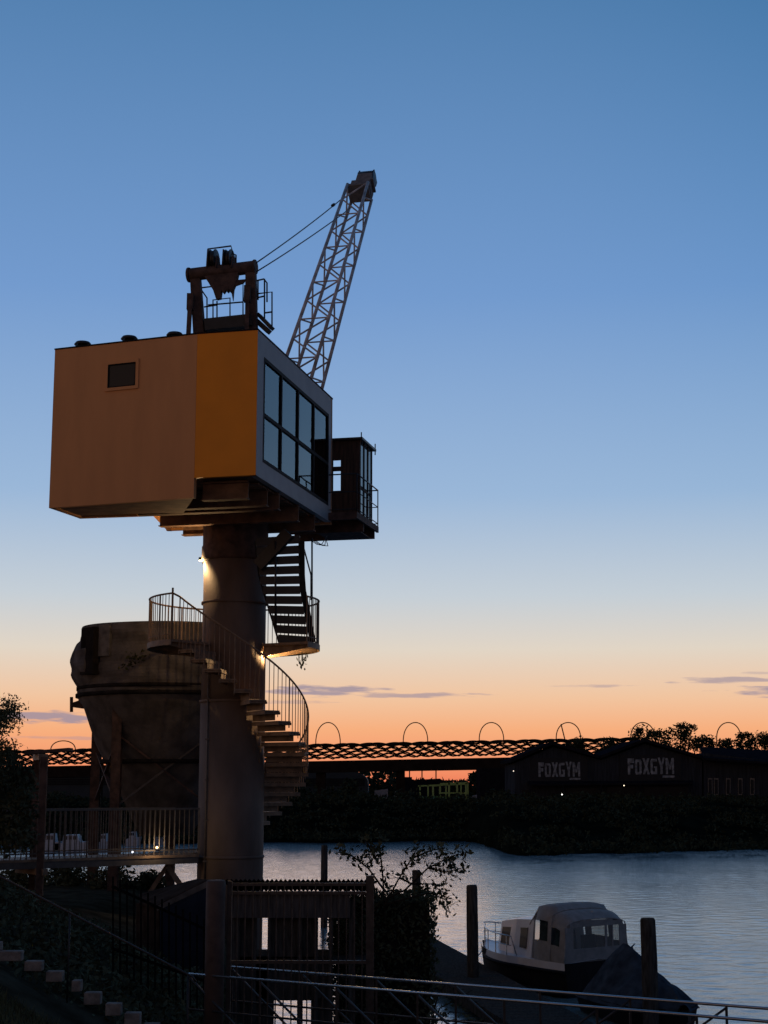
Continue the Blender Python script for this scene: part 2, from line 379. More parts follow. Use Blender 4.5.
cb = MB()
cz0 = 0.4
cb.lathe([(CR, cz0), (CR, P(233, 700, CY-CR).z)], (CX, CY), 48, closed=True)
zq = P(183, 536, 40.0).z
zj = P(233, 700, CY-CR).z
zring = P(233, 557, CY-CR).z; zplat = P(233, 542, CY-CR).z
cb.lathe([(CR-.015, zj+.004), (CR-.015, zring)], (CX, CY), 48, closed=True)
column = cb.build('column', COLUMN, crane)
rg = MB()
rg.lathe([(CR-.02, zring-.02), (CR+.03, zring), (CR+.045, zring+.05), (CR+.045, zring+.36), (CR+.02, zring+.40), (CR+.02, zq+.2)], (CX, CY), 48)
rg.build('slewing_ring', RUSTSTEEL, column)
rg = MB()
for zz in (P(233, 600, CY-CR).z, zj, P(233, 858, CY-CR).z):
    rg = MB(); rg.lathe([(CR+.0, zz-.035), (CR+.03, zz-.03), (CR+.03, zz+.03), (CR+.0, zz+.035)], (CX, CY), 48, closed=False); rg.build('weld_band', COLUMN, column)

cn = MB(); ca = radians(229); cc = lambda z: V((CX+(CR+.03)*cos(ca), CY+(CR+.03)*sin(ca), z)); cn.tube([cc(P(212, 672, CY).z), cc(P(212, 880, CY).z)], .022, 8)
for py in (700, 740, 780, 820, 860): q_ = cc(P(212, py, CY).z); cn.obox(q_, (.05, 0, 0), (0, .03, 0), UP*.015)
cn.build('conduit', GALV, column)
# walls: closed slabs, the window wall is four strips round a real opening
th = .12
def wall_slab(mb, a, b, z0, z1, t=th, inward=None):
    d = (b-a).normalized(); n = V((d.y, -d.x, 0))
    if inward is not None and n.dot(inward-(a+b)/2) < 0: n = -n
    mb.prism([z3(a, z0), z3(b, z0), z3(b+n*t, z0), z3(a+n*t, z0)], UP*(z1-z0))
cen = (C2+RR+RL+Bl)/4
hb = MB()
wall_slab(hb, Ol, Bl, zbb, zt, inward=cen); wall_slab(hb, Bl, R1, zbb, zt, inward=cen); wall_slab(hb, R1, M1, zbb, zt, inward=cen)
wall_slab(hb, M1, RL, zb-.05, zt, inward=cen); rdv = (RL-RR).normalized(); w0_, w1_ = RR+rdv*.2, RR+rdv*1.15; zwa, zwb = zb+1.35, zb+2.75
wall_slab(hb, RL, w1_, zb-.05, zt, inward=cen); wall_slab(hb, w0_, RR, zb-.05, zt, inward=cen); wall_slab(hb, w1_, w0_, zb-.05, zwa, inward=cen); wall_slab(hb, w1_, w0_, zwb, zt, inward=cen)
house = hb.build('house_walls', TAN, crane)
ob = MB(); wall_slab(ob, C2-v*.003, Ol+v*.004, zb, zt, inward=cen); ob.build('orange_front', ORANGE, house)
# window wall
def on_right(px):                      # distance along the right wall for a pixel column
    r = (px-384)/FPX
    # solve C2 + u*t with x = r' * y (ignoring pitch for the column)
    k = r/cT
    best = min((abs((384+FPX*((C2+u*t).x)/(cT*(C2+u*t).y+sT*(zt-1.6-CZ)))-px), t) for t in [i*.01 for i in range(0, 800)])
    return best[1]
t0, t1 = on_right(263.5), on_right(328.5)
wz1 = P(264, 357, (C2+u*t0).y).z; wz0 = P(264, 462, (C2+u*t0).y).z
rw = MB()
def rbox(mb, ta, tb, za, zb_, d0, d1): # a box on the right wall, d = outward distance
    a, b = C2+u*ta, C2+u*tb
    mb.prism([z3(a+v*d0, za), z3(b+v*d0, za), z3(b+v*d1, za), z3(a+v*d1, za)], UP*(zb_-za))
rbox(rw, .001, t0, zb, zt-.002, -.15, .0); rbox(rw, t1, LR, zb, zt-.002, -.15, .0)
rbox(rw, t0, t1, wz1, zt-.002, -.15, .0); rbox(rw, t0, t1, zb, wz0, -.15, .0)
rw.build('window_wall', GREYCLAD, house)
wf = MB(); fw = .085
zm = wz0+(wz1-wz0)*.455
for za, zz in ((wz0, wz0+fw), (wz1-fw, wz1)): rbox(wf, t0, t1, za, zz, -.10, .008)
rbox(wf, t0, t1, zm-fw/2, zm+fw/2, -.10, .004)
for k in range(5):
    tt = t0+(t1-t0)*k/4; w = fw*.9
    ta = max(t0, min(t1-w, tt-w/2)); rbox(wf, ta, ta+w, wz0+fw, zm-fw/2, -.10, .008); rbox(wf, ta, ta+w, zm+fw/2, wz1-fw, -.10, .008)
wfo = wf.build('window_frame', FRAMEBLK, house)
wp = MB(); rbox(wp, t0+.01, t1-.01, wz0+.01, wz1-.01, -.05, -.03); wp.build('window_pane', GLASSWIN, house)
# small window in the tan face
bd = (Ol-Bl).normalized(); bn = V((bd.y, -bd.x, 0)); 
if bn.y > 0: bn = -bn
def on_tan(px):
    return min((abs((384+FPX*(Bl+bd*t).x/(cT*(Bl+bd*t).y+sT*(zt-1-CZ)))-px), t) for t in [i*.005 for i in range(0, 900)])[1]
s0, s1 = on_tan(108), on_tan(136); yb = (Bl+bd*(s0+s1)/2).y; sz1 = P(122, 363.5, yb).z; sz0 = P(122, 387, yb).z
def tbox(mb, sa, sb, za, z_, d0, d1):
    a, b = Bl+bd*sa, Bl+bd*sb
    mb.prism([z3(a+bn*d0, za), z3(b+bn*d0, za), z3(b+bn*d1, za), z3(a+bn*d1, za)], UP*(z_-za))
fr = MB(); q = .075
for (a, b, c, d) in ((s0-q, s1+q, sz1, sz1+q), (s0-q, s1+q, sz0-q, sz0), (s0-q, s0, sz0, sz1), (s1, s1+q, sz0, sz1)): tbox(fr, a, b, c, d, -.02, .035)
so = fr.build('small_window', TAN, house)
fr = MB(); q2 = .028
for (a, b, c, d) in ((s0, s1, sz1-q2, sz1), (s0, s1, sz0, sz0+q2), (s0, s0+q2, sz0+q2, sz1-q2), (s1-q2, s1, sz0+q2, sz1-q2)): tbox(fr, a, b, c, d, -.02, .022)
fr.build('sash', FRAMEBLK, so)
pn = MB(); tbox(pn, s0+q2, s1-q2, sz0+q2, sz1-q2, .0, .003); pn.build('pane', WINYL, so)

# roof slab with thin edge trim
rf = MB()
outline = [C2+v*.012-u*.012, RR+v*.012+u*.012, RL-v*.012+u*.012, M1-v*.01, R1-v*.012+u*.01, Bl-v*.012-u*.012, Ol-u*.012]
rf.prism([z3(p, zt) for p in outline], UP*.035); house_roof = rf.build('roof', FRAMEBLK, house)
# floors and under-frame
fl = MB()
fl.prism([z3(p, zb+.02) for p in (C2-v*.16+u*.14, RR-v*.16-u*.13, RL+v*.14-u*.13, M1+v*.13+u*.1, Ol+u*.2)], UP*.12)
fl.prism([z3(p, zbb+.03) for p in (Ol+u*.14-v*.05, Bl+u*.15+v*.1, R1+v*.13-u*.13, M1-u*.13+v*.02, M1+v*1.2-u*.0)], UP*.1)
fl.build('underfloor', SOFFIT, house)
zq = P(183, 536, 40.0).z
def Lp(s, r):                         # point in the house frame: s metres back from the front corner, r to the right
    return C2+u*s+v*r
beams = MB()
def left_edge(px, py): 
    w = Pz(px, py, zq) - z3(C2, zq); return w.dot(u), w.dot(v)
specs = [(.55, -1.45, -.35, .42), (1.6, -3.0, -.22, .30)]
for (px, py) in ((137, 516), (160, 527), (183, 536)):
    s_, r_ = left_edge(px, py); specs.append((min(s_, LR-.12), r_, -.1, .30))
for k, (s_, ra, rb, h) in enumerate(specs):
    a, b = Lp(s_, ra), Lp(s_, rb); b0 = MB()
    zz = zq if k > 0 else zb-.02-h
    hh = zb+.015-zz
    b0.bar(z3(a, zz+.012), z3(b, zz+.012), .24, .024); b0.bar(z3(a, zz+hh/2+.01), z3(b, zz+hh/2+.01), .03, hh-.03); b0.bar(z3(a, zz+hh-.062), z3(b, zz+hh-.062), .22, .02)
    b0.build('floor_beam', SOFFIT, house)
pl = MB()
for k in range(15):                     # planked soffit between the beams
    s_ = .95+(LR-1.1)*k/15; ra_ = -1.45 if s_ < 1.5 else -3.15
    pl.bar(z3(Lp(s_, ra_), zb-.03), z3(Lp(s_, -.2), zb-.03), .30, .03)
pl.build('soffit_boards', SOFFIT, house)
# roof vents
for (px, py) in ((83, 341.5), (129.5, 336), (175, 332.3)):
    c = P(px, py, 36.6); vb = MB()
    vb.lathe([(.12, zt+.05), (.12, c.z-.09)], (c.x, c.y), 14); vb.lathe([(.2, c.z-.10), (.215, c.z-.08), (.17, c.z-.02), (.06, c.z)], (c.x, c.y), 18)
    vb.build('roof_vent', BLACKSTEEL, house)

# ---------------- gantry (A-frame) on the roof
YA = 37.2
def A(px, py, dy=0): return P(px, py, YA+dy)
ab = MB()
for (x0, x1, w0, w1, y0) in ((194.5, 201, 9.5, 11.5, 276), (250, 251.5, 9.5, 12, 268)):
    top = [A(x0-w0/2, y0, -.08), A(x0+w0/2, y0, -.08)]; bot = [A(x1-w1/2, 345, -.08), A(x1+w1/2, 345, -.08)]
    for q in bot: q.z = zt+.05
    ab.prism([top[0], top[1], bot[1], bot[0]], u*.16)
gantry = ab.build('gantry', RUSTSTEEL, crane)
tb = MB(); tb.tube([A(189, 275), A(255, 267)], .165, 16)
for px, py in ((189, 275), (255, 267)): 
    p = A(px, py); tb.tube([p-v*.03, p+v*.03], .19, 16)
tb.build('crossbeam', RUSTSTEEL, gantry, .01)
for (x0, y0, x1) in ((190.5, 296, 187.5), (247.5, 288, 246.5)):
    sb = MB(); q = A(x1, 340, -.5); q.z = zt+.05; sb.bar(A(x0, y0, -.2), q, .10, .12); sb.bar(A(x0, y0-2, -.2), A(x0-.5, y0+14, -.2), .16, .16); sb.build('strut', RUSTSTEEL, gantry)
# hanging gusset plate, ragged lower edge
gp = [(204, 276), (238, 272), (236, 281), (232, 291), (230, 292), (229, 289), (227, 292), (225, 290), (223, 293), (221, 290), (220, 298), (216, 299), (213, 290), (208, 282)]
gb_ = MB(); gb_.prism([A(a, b, -.12) for a, b in gp], u*.14); gb_.prism([A(232, 287, -.1), A(243, 283, -.1), A(246, 279, -.1), A(236, 280, -.1)], u*.06)
gb_.prism([A(231, 290, -.1), A(234, 290, -.1), A(233, 301, -.1)], u*.05)
gb_.build('gusset_plate', RUSTSTEEL, gantry)
for px in (213.5, 229):
    hb_ = MB()
    c = A(px, 259.5, 0)
    hb_.tube([c-v*.06, c+v*.06], .22, 20); hb_.tube([c-v*.085, c-v*.058], .255, 20); hb_.tube([c+v*.058, c+v*.085], .255, 20)
    hb_.build('sheave', BLACKSTEEL, gantry)
    hp = MB()
    for s_ in (-.135, .11):
        yt_ = 250 if s_ < 0 else 257
        hp.prism([A(px, 270)+v*s_+u*.2, A(px, 270)+v*s_-u*.2, A(px, yt_)+v*s_-u*.1, A(px, yt_)+v*s_+u*.1], v*.025)
    hp.build('sheave_cheek', RUSTSTEEL, gantry)
tp = MB(); tp.tube([A(208, 268), A(208, 249), A(231, 246), A(233, 254), A(236, 255), A(236, 268)], .022); tp.build('sheave_guard', BLACKSTEEL, gantry)
lb = MB(); lb.bar(A(205, 326), A(252, 321), .3, .3); lb.build('lower_beam', BLACKSTEEL, gantry)
rl = MB()
for pts in ([(198, 285), (207, 298), (207, 322)], [(204, 307), (217, 305)], [(213, 322), (213, 300), (230, 298), (230, 320)], [(217, 301), (217, 320)], [(199, 288), (243, 283), (243, 318)], [(208, 305), (243, 302)]):
    rl.tube([A(a, b, .5) for a, b in pts], .02)
for pts in ([(255, 281), (264, 279), (267, 283), (267, 302)], [(264.5, 279), (264.5, 318)], [(255, 294), (272, 292), (272, 328)], [(256, 298), (265, 296)], [(264, 313), (271.5, 312)], [(258, 281), (258, 300)]):
    rl.tube([A(a, b, .2) for a, b in pts], .022)
rl.build('catwalk_railing', BLACKSTEEL, gantry)
cw = MB(); cw.bar(A(259, 315, .2), A(272, 328.5, .1), .26, .09); cw.bar(A(257, 321, .2), A(269, 332, .1), .22, .12); cw.build('catwalk', BLACKSTEEL, gantry)

# ---------------- lattice boom
F0 = P(302.5, 378, 40.6); az = atan2(u.x, u.y)
Hd = P(355, 192, 46.8); Hd.x = F0.x+(Hd.y-F0.y)*math.tan(az)-.0
ax = (Hd-F0).normalized(); F1 = F0-ax*1.6
nn = v.cross(ax).normalized()
Lb = (Hd-F1).length
def half(t): return .47-.135*t
def bc(t, a, b): h = half(t); return F1+ax*Lb*t+v*h*a+nn*h*.95*b
boom_b = MB()
boom = boom_b
for a, b in ((-1, -1), (1, -1), (1, 1), (-1, 1)): boom_b.tube([bc(0, a, b), bc(1, a, b)], .052, 8)
boom = boom_b.build('boom', BOOMPAINT, crane)
NB = 12
for nm, (c1, c2) in (('near', ((-1, -1), (1, -1))), ('r', ((1, -1), (1, 1))), ('f', ((1, 1), (-1, 1))), ('l', ((-1, 1), (-1, -1)))):
    lc = MB()
    for k in range(NB):
        ta, tb_ = k/NB, (k+1)/NB
        p, q = (c1, c2) if k % 2 == 0 else (c2, c1)
        lc.tube([bc(ta, *p), bc(tb_, *q)], .027, 5)
        if k % 2 == 0 and nm in ('near', 'f'): lc.tube([bc(ta, *c1), bc(ta, *c2)], .024, 5)
    lc.build('lacing', BOOMPAINT, boom)
hb_ = MB()
def hq(t, a, b): return F1+ax*(Lb+t)+v*a+nn*b
def hblock(mb, ta, tb_, a0, a1, b0, b1):
    mb.prism([hq(ta, a0, b0), hq(ta, a1, b0), hq(ta, a1, b1), hq(ta, a0, b1)], ax*(tb_-ta))
hblock(hb_, -.1, .02, -.36, .34, -.32, .32)
hblock(hb_, .02, .30, -.26, .36, -.30, .28)
hblock(hb_, .30, .74, -.14, .36, -.28, .26)
hblock(hb_, .32, .4, .36, .44, -.25, .25); hblock(hb_, .32, .42, -.2, -.1, -.04, .06)
boom_head = hb_.build('boom_head', mat('weathered grey boom head', (.14, .132, .13), .75, var=.3), boom, .012)
hs = MB(); c = hq(.80, .12, .0); hs.tube([c-v*.26, c+v*.26], .26, 20); hs.build('head_sheave', BLACKSTEEL, boom)
hc = MB(); hblock(hc, .73, 1.02, -.14, -.10, -.26, .22); hblock(hc, .73, 1.0, .34, .385, -.26, .22); hblock(hc, .98, 1.02, -.097, .337, -.24, .18); hc.build('head_cover', BLACKSTEEL, boom)
for (x0, y0, x1, y1, dr) in ((256, 263, 344, 197, -.3), (256, 272, 352, 207, .25)):
    p0 = A(x0, y0); p1 = P(x1, y1, 46.6)
    kb = MB(); mid = [lerp(p0, p1, t)-UP*.10*4*t*(1-t)*.5 for t in [i/10 for i in range(11)]]
    kb.tube(mid, .017, 6)
    if dr < 0:
        q = lerp(p0, p1, .85); d = (p1-p0).normalized(); kb.tube([q-d*.12, q+d*.12], .05, 8)
    kb.build('cable', BLACKSTEEL, crane)

# ---------------- driver's cab and balcony at the back right
YC = 40.9
c0 = P(360, 437, YC); cabz1 = c0.z; cabz0 = P(360, 517, YC).z
K = V((c0.x, c0.y, 0))
cabL, cabW = 1.45, 1.35
def kq(s, r, z): return z3(K+u*s+v*r, z)
cbm = MB()
def kbox(mb, s0, s1, r0, r1, z0, z1): mb.prism([kq(s0, r0, z0), kq(s1, r0, z0), kq(s1, r1, z0), kq(s0, r1, z0)], UP*(z1-z0))
kbox(cbm, 0, .06, -cabW, -.76, cabz0, cabz1-.08); kbox(cbm, 0, .06, -.54, 0, cabz0, cabz1-.08)
kbox(cbm, 0, .06, -.76, -.54, cabz0, cabz0+.75); kbox(cbm, 0, .06, -.76, -.54, cabz0+1.3, cabz0+1.42); kbox(cbm, 0, .06, -.76, -.54, cabz0+1.6, cabz1-.08)
kbox(cbm, cabL-.06, cabL, -cabW, 0, cabz0, cabz0+.5); kbox(cbm, .06, cabL, -cabW, -cabW+.05, cabz0, cabz0+.75); kbox(cbm, .06, cabL, -cabW, -cabW+.05, cabz1-.2, cabz1-.08)
for s_ in (.06, .62, cabL-.12): kbox(cbm, s_, s_+.07, -cabW, -cabW+.05, cabz0+.75, cabz1-.2)
for s_ in (.06, .5, .95, cabL-.06): kbox(cbm, s_, s_+.05, -.05, 0, cabz0, cabz1-.08)
kbox(cbm, .11, cabL, -.05, 0, cabz0, cabz0+.12); kbox(cbm, .11, cabL, -.04, -.005, cabz0+.8, cabz0+.85)
for r_ in (-cabW, -.7, -.06): kbox(cbm, cabL-.06, cabL, r_, r_+.06, cabz0+.5, cabz1-.08)
cab = cbm.build('operator_cab', mat('dark rusty cab wood', (.05, .028, .02), .8, var=.5, scale=3, stretch=(6, 6, .6)), crane)
g = MB(); kbox(g, .11, cabL-.07, -.03, -.022, cabz0+.12, cabz1-.1); g.build('cab_window', GLASSCAB, cab)
rb = MB(); kbox(rb, -.1, cabL+.1, -cabW-.05, .09, cabz1-.08, cabz1-.02); cr = rb.build('cab_roof', BLACKSTEEL, cab)
for a_ in ((-.05, .05), (cabL, .08)): rb = MB(); rb.tube([kq(*a_, cabz1-.2), kq(*a_, cabz1+.12)], .018); rb.build('roof_rod', BLACKSTEEL, cr)
bl = MB(); fz = cabz0-.02
kbox(bl, -.95, cabL+.1, -2.3, .16, fz-.06, fz-.002)
kbox(bl, -.95, cabL+.1, .10, .16, fz-.17, fz-.06); kbox(bl, -.95, -.88, -2.3, .1, fz-.2, fz-.06); kbox(bl, .0, .08, -2.2, .1, fz-.38, fz-.06); kbox(bl, cabL-.2, cabL-.12, -2.2, .1, fz-.38, fz-.06)
bl.prism([kq(.08, -1.2, fz-.38), kq(.08, .0, fz-.38), kq(cabL-.2, .0, fz-.38), kq(cabL-.2, -1.2, fz-.38)], UP*.03)
bal = bl.build('balcony', RUSTSTEEL, crane)
br = MB()
for h in (.08, .55, 1.03):
    br.tube([kq(-.9, -1.6, fz+h), kq(-.9, .14, fz+h), kq(cabL+.08, .14, fz+h), kq(cabL+.08, -.9, fz+h)], .02 if h > 1 else .014)
for s_, r_ in [(-.9, -1.6), (-.9, -.8), (-.9, .14), (-.2, .14), (.55, .14), (cabL+.08, .14), (cabL+.08, -.6)]: br.tube([kq(s_, r_, fz-.05), kq(s_, r_, fz+1.03)], .018)
br.build('balcony_railing', BLACKSTEEL, bal)
wr = MB()
for a in range(3):
    p0 = P(312+a*2, 541, 38.6); p1 = P(322+a*3, 544+a, 38.9); p2 = P(327-a, 536, 39.0)
    wr.tube([p0, lerp(p0, p1, .5)-UP*.05, p1, p2], .011, 5)
wr.build('loose_wire', BLACKSTEEL, crane)

# ------------------------------------------------------------------ spiral staircase
zl = P(233, 645, CY).z; zd = P(233, 853, CY).z          # landing and footbridge levels
RO, RI, RLD = 1.92, CR+.03, 2.18
stair = thing('spiral_staircase', (CX, CY, zd), 'brown steel spiral staircase winding round the crane column with lit landing', 'staircase')
A0, A1, NT = radians(231), radians(231+238), 21
def pol(a, r, z): return V((CX+r*cos(a), CY+r*sin(a), z))
rise = (zl-zd)/NT; da = (A1-A0)/NT
for k in range(NT-1):
    a0 = A0+k*da; z = zl-(k+1)*rise; tb_ = MB()
    poly = [pol(a0, RI, z), pol(a0+da*.5, RI, z), pol(a0+da*1.12, RI, z), pol(a0+da*1.12, RO, z), pol(a0+da*.56, RO, z), pol(a0, RO, z)]
    tb_.prism(poly, UP*-.035)
    for aa in (a0, a0+da*1.12): tb_.prism([pol(aa, RI, z-.036), pol(aa, RO, z-.036), pol(aa+.012, RO, z-.036), pol(aa+.012, RI, z-.036)], UP*-.06)
    for q_ in range(3):
        f0, f1 = a0+da*1.12*q_/3, a0+da*1.12*(q_+1)/3
        tb_.prism([pol(f0, RO-.03, z-.036), pol(f1, RO-.03, z-.036), pol(f1, RO-.045, z-.036), pol(f0, RO-.045, z-.036)], UP*-.05)
    tb_.prism([pol(a0+da*1.04, RI, z-.036), pol(a0+da*1.04, RO-.16, z-.036), pol(a0+da*1.04+.01, RO-.16, z-.036), pol(a0+da*1.04+.01, RI, z-.036)], UP*-.195)
    tb_.build('tread', STAIR, stair)
hr = MB(); SR = RO-.02; n = 90
hr.tube([pol(A0+(A1-A0)*i/n, SR, zl-(zl-zd)*i/n+1.05) for i in range(n+1)], .024, 6)
nb = int((NT)*3)
for i in range(nb+1):
    t = i/nb; a = A0+(A1-A0)*t; z = zl-(zl-zd)*t; hr.tube([pol(a, SR, z-.16), pol(a, SR, z+1.05)], .0095 if i % 6 else .016, 4)
hr.build('stair_railing', STAIR, stair)
# ring landing behind the column, from the left front round the back to the right
LA0, LA1 = radians(-28), radians(231)
n = 44; ld = MB(); ring = [pol(LA0+(LA1-LA0)*i/n, RI, zl-.05) for i in range(n+1)] + [pol(LA1-(LA1-LA0)*i/n, RLD, zl-.05) for i in range(n+1)]
vs = []; fs = []
for i in range(n+1):
    a = LA0+(LA1-LA0)*i/n
    vs += [pol(a, RI, zl), pol(a, RLD, zl), pol(a, RLD, zl-.14), pol(a, RLD-.03, zl-.14), pol(a, RLD-.03, zl-.06), pol(a, RI, zl-.06)]
for i in range(n): fs += [(i*6+j, i*6+(j+1) % 6, (i+1)*6+(j+1) % 6, (i+1)*6+j) for j in range(6)]
fs += [tuple(range(6))[::-1], tuple(n*6+j for j in range(6))]
ld.add(vs, fs)
for k in range(8):
    a = LA0+.1+(LA1-LA0-.2)*k/7; d = V((cos(a), sin(a), 0)); t_ = V((-sin(a), cos(a), 0))
    ld.prism([pol(a, RI, zl-.062), pol(a, RLD-.05, zl-.062), pol(a, RLD-.05, zl-.12), pol(a, RI, zl-.32)], t_*.02)
landing = bm_fix(ld.build('landing', STAIR, stair))
lr = MB(); Rr = RLD-.03
def ringrail(mb, a0, a1, h, r, n=40): mb.tube([pol(a0+(a1-a0)*i/n, Rr, zl+h) for i in range(n+1)], r, 6)
ringrail(lr, LA0, LA1, 1.12, .024); ringrail(lr, LA0, LA1, .12, .012)
k = 76
for i in range(k+1):
    a = LA0+(LA1-LA0)*i/k; post = i % 12 == 0
    lr.tube([pol(a, Rr, zl), pol(a, Rr, zl+(1.14 if post else 1.12))], .021 if post else .0095, 4)
lr.tube([pol(LA1, Rr, zl), pol(LA1, Rr, zl+1.25)], .028, 6); lr.tube([pol(LA1, Rr, zl+1.12), pol(A0, SR, zl+1.05)], .024)
lr.build('landing_railing', STAIR, landing)
# upper flight with a slight turn, from the right landing into the floor of the house
def interp(tab, y):
    for (y0, x0), (y1, x1) in zip(tab, tab[1:]):
        if y1 <= y <= y0: return x0+(x1-x0)*(y0-y)/(y0-y1)
    return tab[-1][1]
LT_ = [(660, 282), (640, 279.5), (579, 260.5), (541, 256), (500, 254)]; RT_ = [(660, 312), (640, 309), (605, 302.5), (585, 298.5), (541, 298), (500, 298)]
fy = lambda y: 38.5-(640-y)/100*1.0
def fp(side, y): return P(interp(side, y), y, fy(y))
for k in range(11):
    y = 635.5-9.9*k; a, b = fp(LT_, y), P(interp(RT_, y)+1.6, y, fy(y)); d = (b-a).normalized(); fwd = V((-d.y, d.x, 0)); tilt = UP*(.03*(k-4.5)/5)
    tb_ = MB(); tb_.prism([a-tilt, b+tilt, b+tilt+fwd*.24, a-tilt+fwd*.24], UP*-.03)
    tb_.prism([a-tilt-UP*.031, b+tilt-UP*.031, b+tilt-UP*.205, a-tilt-UP*.205], fwd*.012)
    tb_.build('upper_tread', BLACKSTEEL, stair)
for tab, w0, w1 in ((LT_, -2.0, 0), (RT_, .3, 6.5)):
    sb = MB(); ys = [642, 622, 605, 590, 575, 558, 541]
    sb_in = [P(interp(tab, y)+w0, y, fy(y)-.02) for y in ys]; sb_out = [P(interp(tab, y)+w1, y, fy(y)-.02) for y in ys]
    for q_ in range(len(ys)-1): sb.prism([sb_in[q_], sb_out[q_], sb_out[q_+1], sb_in[q_+1]], (0, .06, 0))
    sb.build('stringer', BLACKSTEEL, stair)
nw = MB(); nw.tube([P(275.5, 628, 37.7), P(275.5, 541, 37.4)], .028, 8); nw.build('newel_pole', BLACKSTEEL, stair)
ur = MB()
ur.tube([P(312, 538, 38.5), P(312, 640, 38.5)], .025); ur.tube([P(303, 545, 38.3), P(311, 575, 38.3), P(311, 600, 38.3)], .022)
ur.bar(P(258, 566, 37.6), P(289, 533, 37.4), .16, .3)
ur.build('upper_railing', BLACKSTEEL, stair)
hg = MB(); rnd = random.Random(5)
for (px, py) in ((302, 652), (306, 652), (299, 653), (303, 657)):
    p = P(px, py, 38.2); hg.tube([p, p-UP*.22], .012, 4)
    for k in range(5): hg.leaf(p-UP*(.1+.05*k)+V((rnd.uniform(-.05, .05), 0, 0)), .12, rnd)
hp_ = hg.build('trailing_plant', LEAFDK); tag(hp_, 'small trailing plant hanging under the right hand stair landing', 'plant')

lz = MB(); aa = [A1-radians(4)+radians(90)*i/14 for i in range(15)]
lz.prism([pol(a, RI, zd+.01) for a in aa]+[pol(a, RO+.05, zd+.01) for a in aa[::-1]], UP*-.06); lz.build('foot_landing', STAIR, stair)
# lamps fixed to the column
def wall_lamp(a, z, label, power, aim, spot=True, size=.05):
    p = pol(a, CR+.06, z); t = thing('wall_lamp', p, label, 'lamp', 'lamps on the crane column')
    d = V((cos(a), sin(a), 0)); mb = MB(); mb.obox(p+UP*.05, d*.055, V((-d.y, d.x, 0))*.07, UP*.035); mb.obox(p-d*.05+UP*.0, d*.012, V((-d.y, d.x, 0))*.05, UP*.08); mb.build('housing', BLACKSTEEL, t)
    ln = MB(); ln.obox(p+UP*.004, d*.045, V((-d.y, d.x, 0))*.055, UP*.009); ln.build('lens', WARM if power > 10 else mat('dim lamp lens', (.5, .35, .2), .4), t)
    l = bpy.data.lights.new('lamp_light', 'SPOT' if spot else 'POINT'); l.energy = power; l.color = (1, .62, .28); l.shadow_soft_size = size
    if spot: l.spot_size = radians(150); l.spot_blend = .8
    lo = bpy.data.objects.new('lamp_light', l); COL.objects.link(lo); lo.parent = t; lo.location = d*.09-UP*.06
    lo.rotation_euler = V(aim).to_track_quat('-Z', 'Y').to_euler()
wall_lamp(radians(182), P(205, 561, CY).z, 'warm lit wall lamp high on the left side of the column under the house', 95, (-.15, 0, -1), False, .04)
wall_lamp(radians(-14), P(263, 655, CY).z, 'warm lit wall lamp under the right hand landing of the spiral stair', 95, (.25, 0, -1), False, .04)

# ------------------------------------------------------------------ footbridge to the column
b1 = P(199, 852, 38.3); b0 = P(0, 862.5, 35.2); b1.z = b0.z = zd
bdir = (b0-b1).normalized(); bper = V((-bdir.y, bdir.x, 0))
if bper.y < 0: bper = -bper
bend = b1+bdir*12.5
bridge = thing('footbridge', z3((b1+bend)/2, zd-.3), 'narrow steel footbridge with upright baluster railings leading to the crane column', 'footbridge')
BW = 1.25
mb = MB(); mb.prism([b1, bend, bend+bper*BW, b1+bper*BW], UP*-.06)
mb.build('deck', STAIR, bridge)
for o_ in (0, BW-.1):
    g = MB(); a = b1+bper*(o_+.02); b = bend+bper*(o_+.02)
    g.prism([a-UP*.063, b-UP*.063, b-UP*.063+bper*.08, a-UP*.063+bper*.08], UP*-.15); g.build('side_beam', GALV, bridge)
for o_ in (0.03, BW-.03):
    r = MB(); a = b1+bper*o_; b = bend+bper*o_
    r.bar(a+UP*1.09, b+UP*1.09, .05, .045); r.bar(a+UP*.12, b+UP*.12, .03, .03)
    n = int((b-a).length/.135)
    for i in range(n+1):
        q = lerp(a, b, i/n); post = i % 11 == 0
        r.bar(q-UP*.05, q+UP*(1.07), .035 if post else .018, .035 if post else .018, up=(1, 0, 0))
    r.build('railing', GALV, bridge)
pm = MB()
for px, Y in ((44, 35.5), (36.5, 36.8)):
    p = P(px, 770, Y); m_ = MB(); m_.box(p.x-.075, p.x+.075, p.y-.06, p.y+.06, 0.9, P(px, 757, Y).z); m_.build('support_post', RUSTSTEEL, bridge)
a, b = P(43.5, 757, 35.5), P(37, 757, 36.8)
pm.bar(a, b, .2, .14); pm.build('crossbar', STAIR, bridge); pm = MB(); pm.bar(P(27, 753, 36.1), P(71, 749.5, 36.1), .5, .07); pm.build('roof_plate', RUSTSTEEL, bridge); pm = MB(); pm.bar(P(43.5, 872, 35.5)-bper*.1, P(43.5, 872, 35.5)+bper*1.4, .12, .14); pm.build('crossbar', STAIR, bridge)
bk = MB(); bk.bar(P(195, 905, 38.4), P(167, 866, 38.2), .12, .12); bk.bar(P(145, 900, 38.2), P(167, 866, 38.2), .1, .1); bk.build('brace', STAIR, bridge)
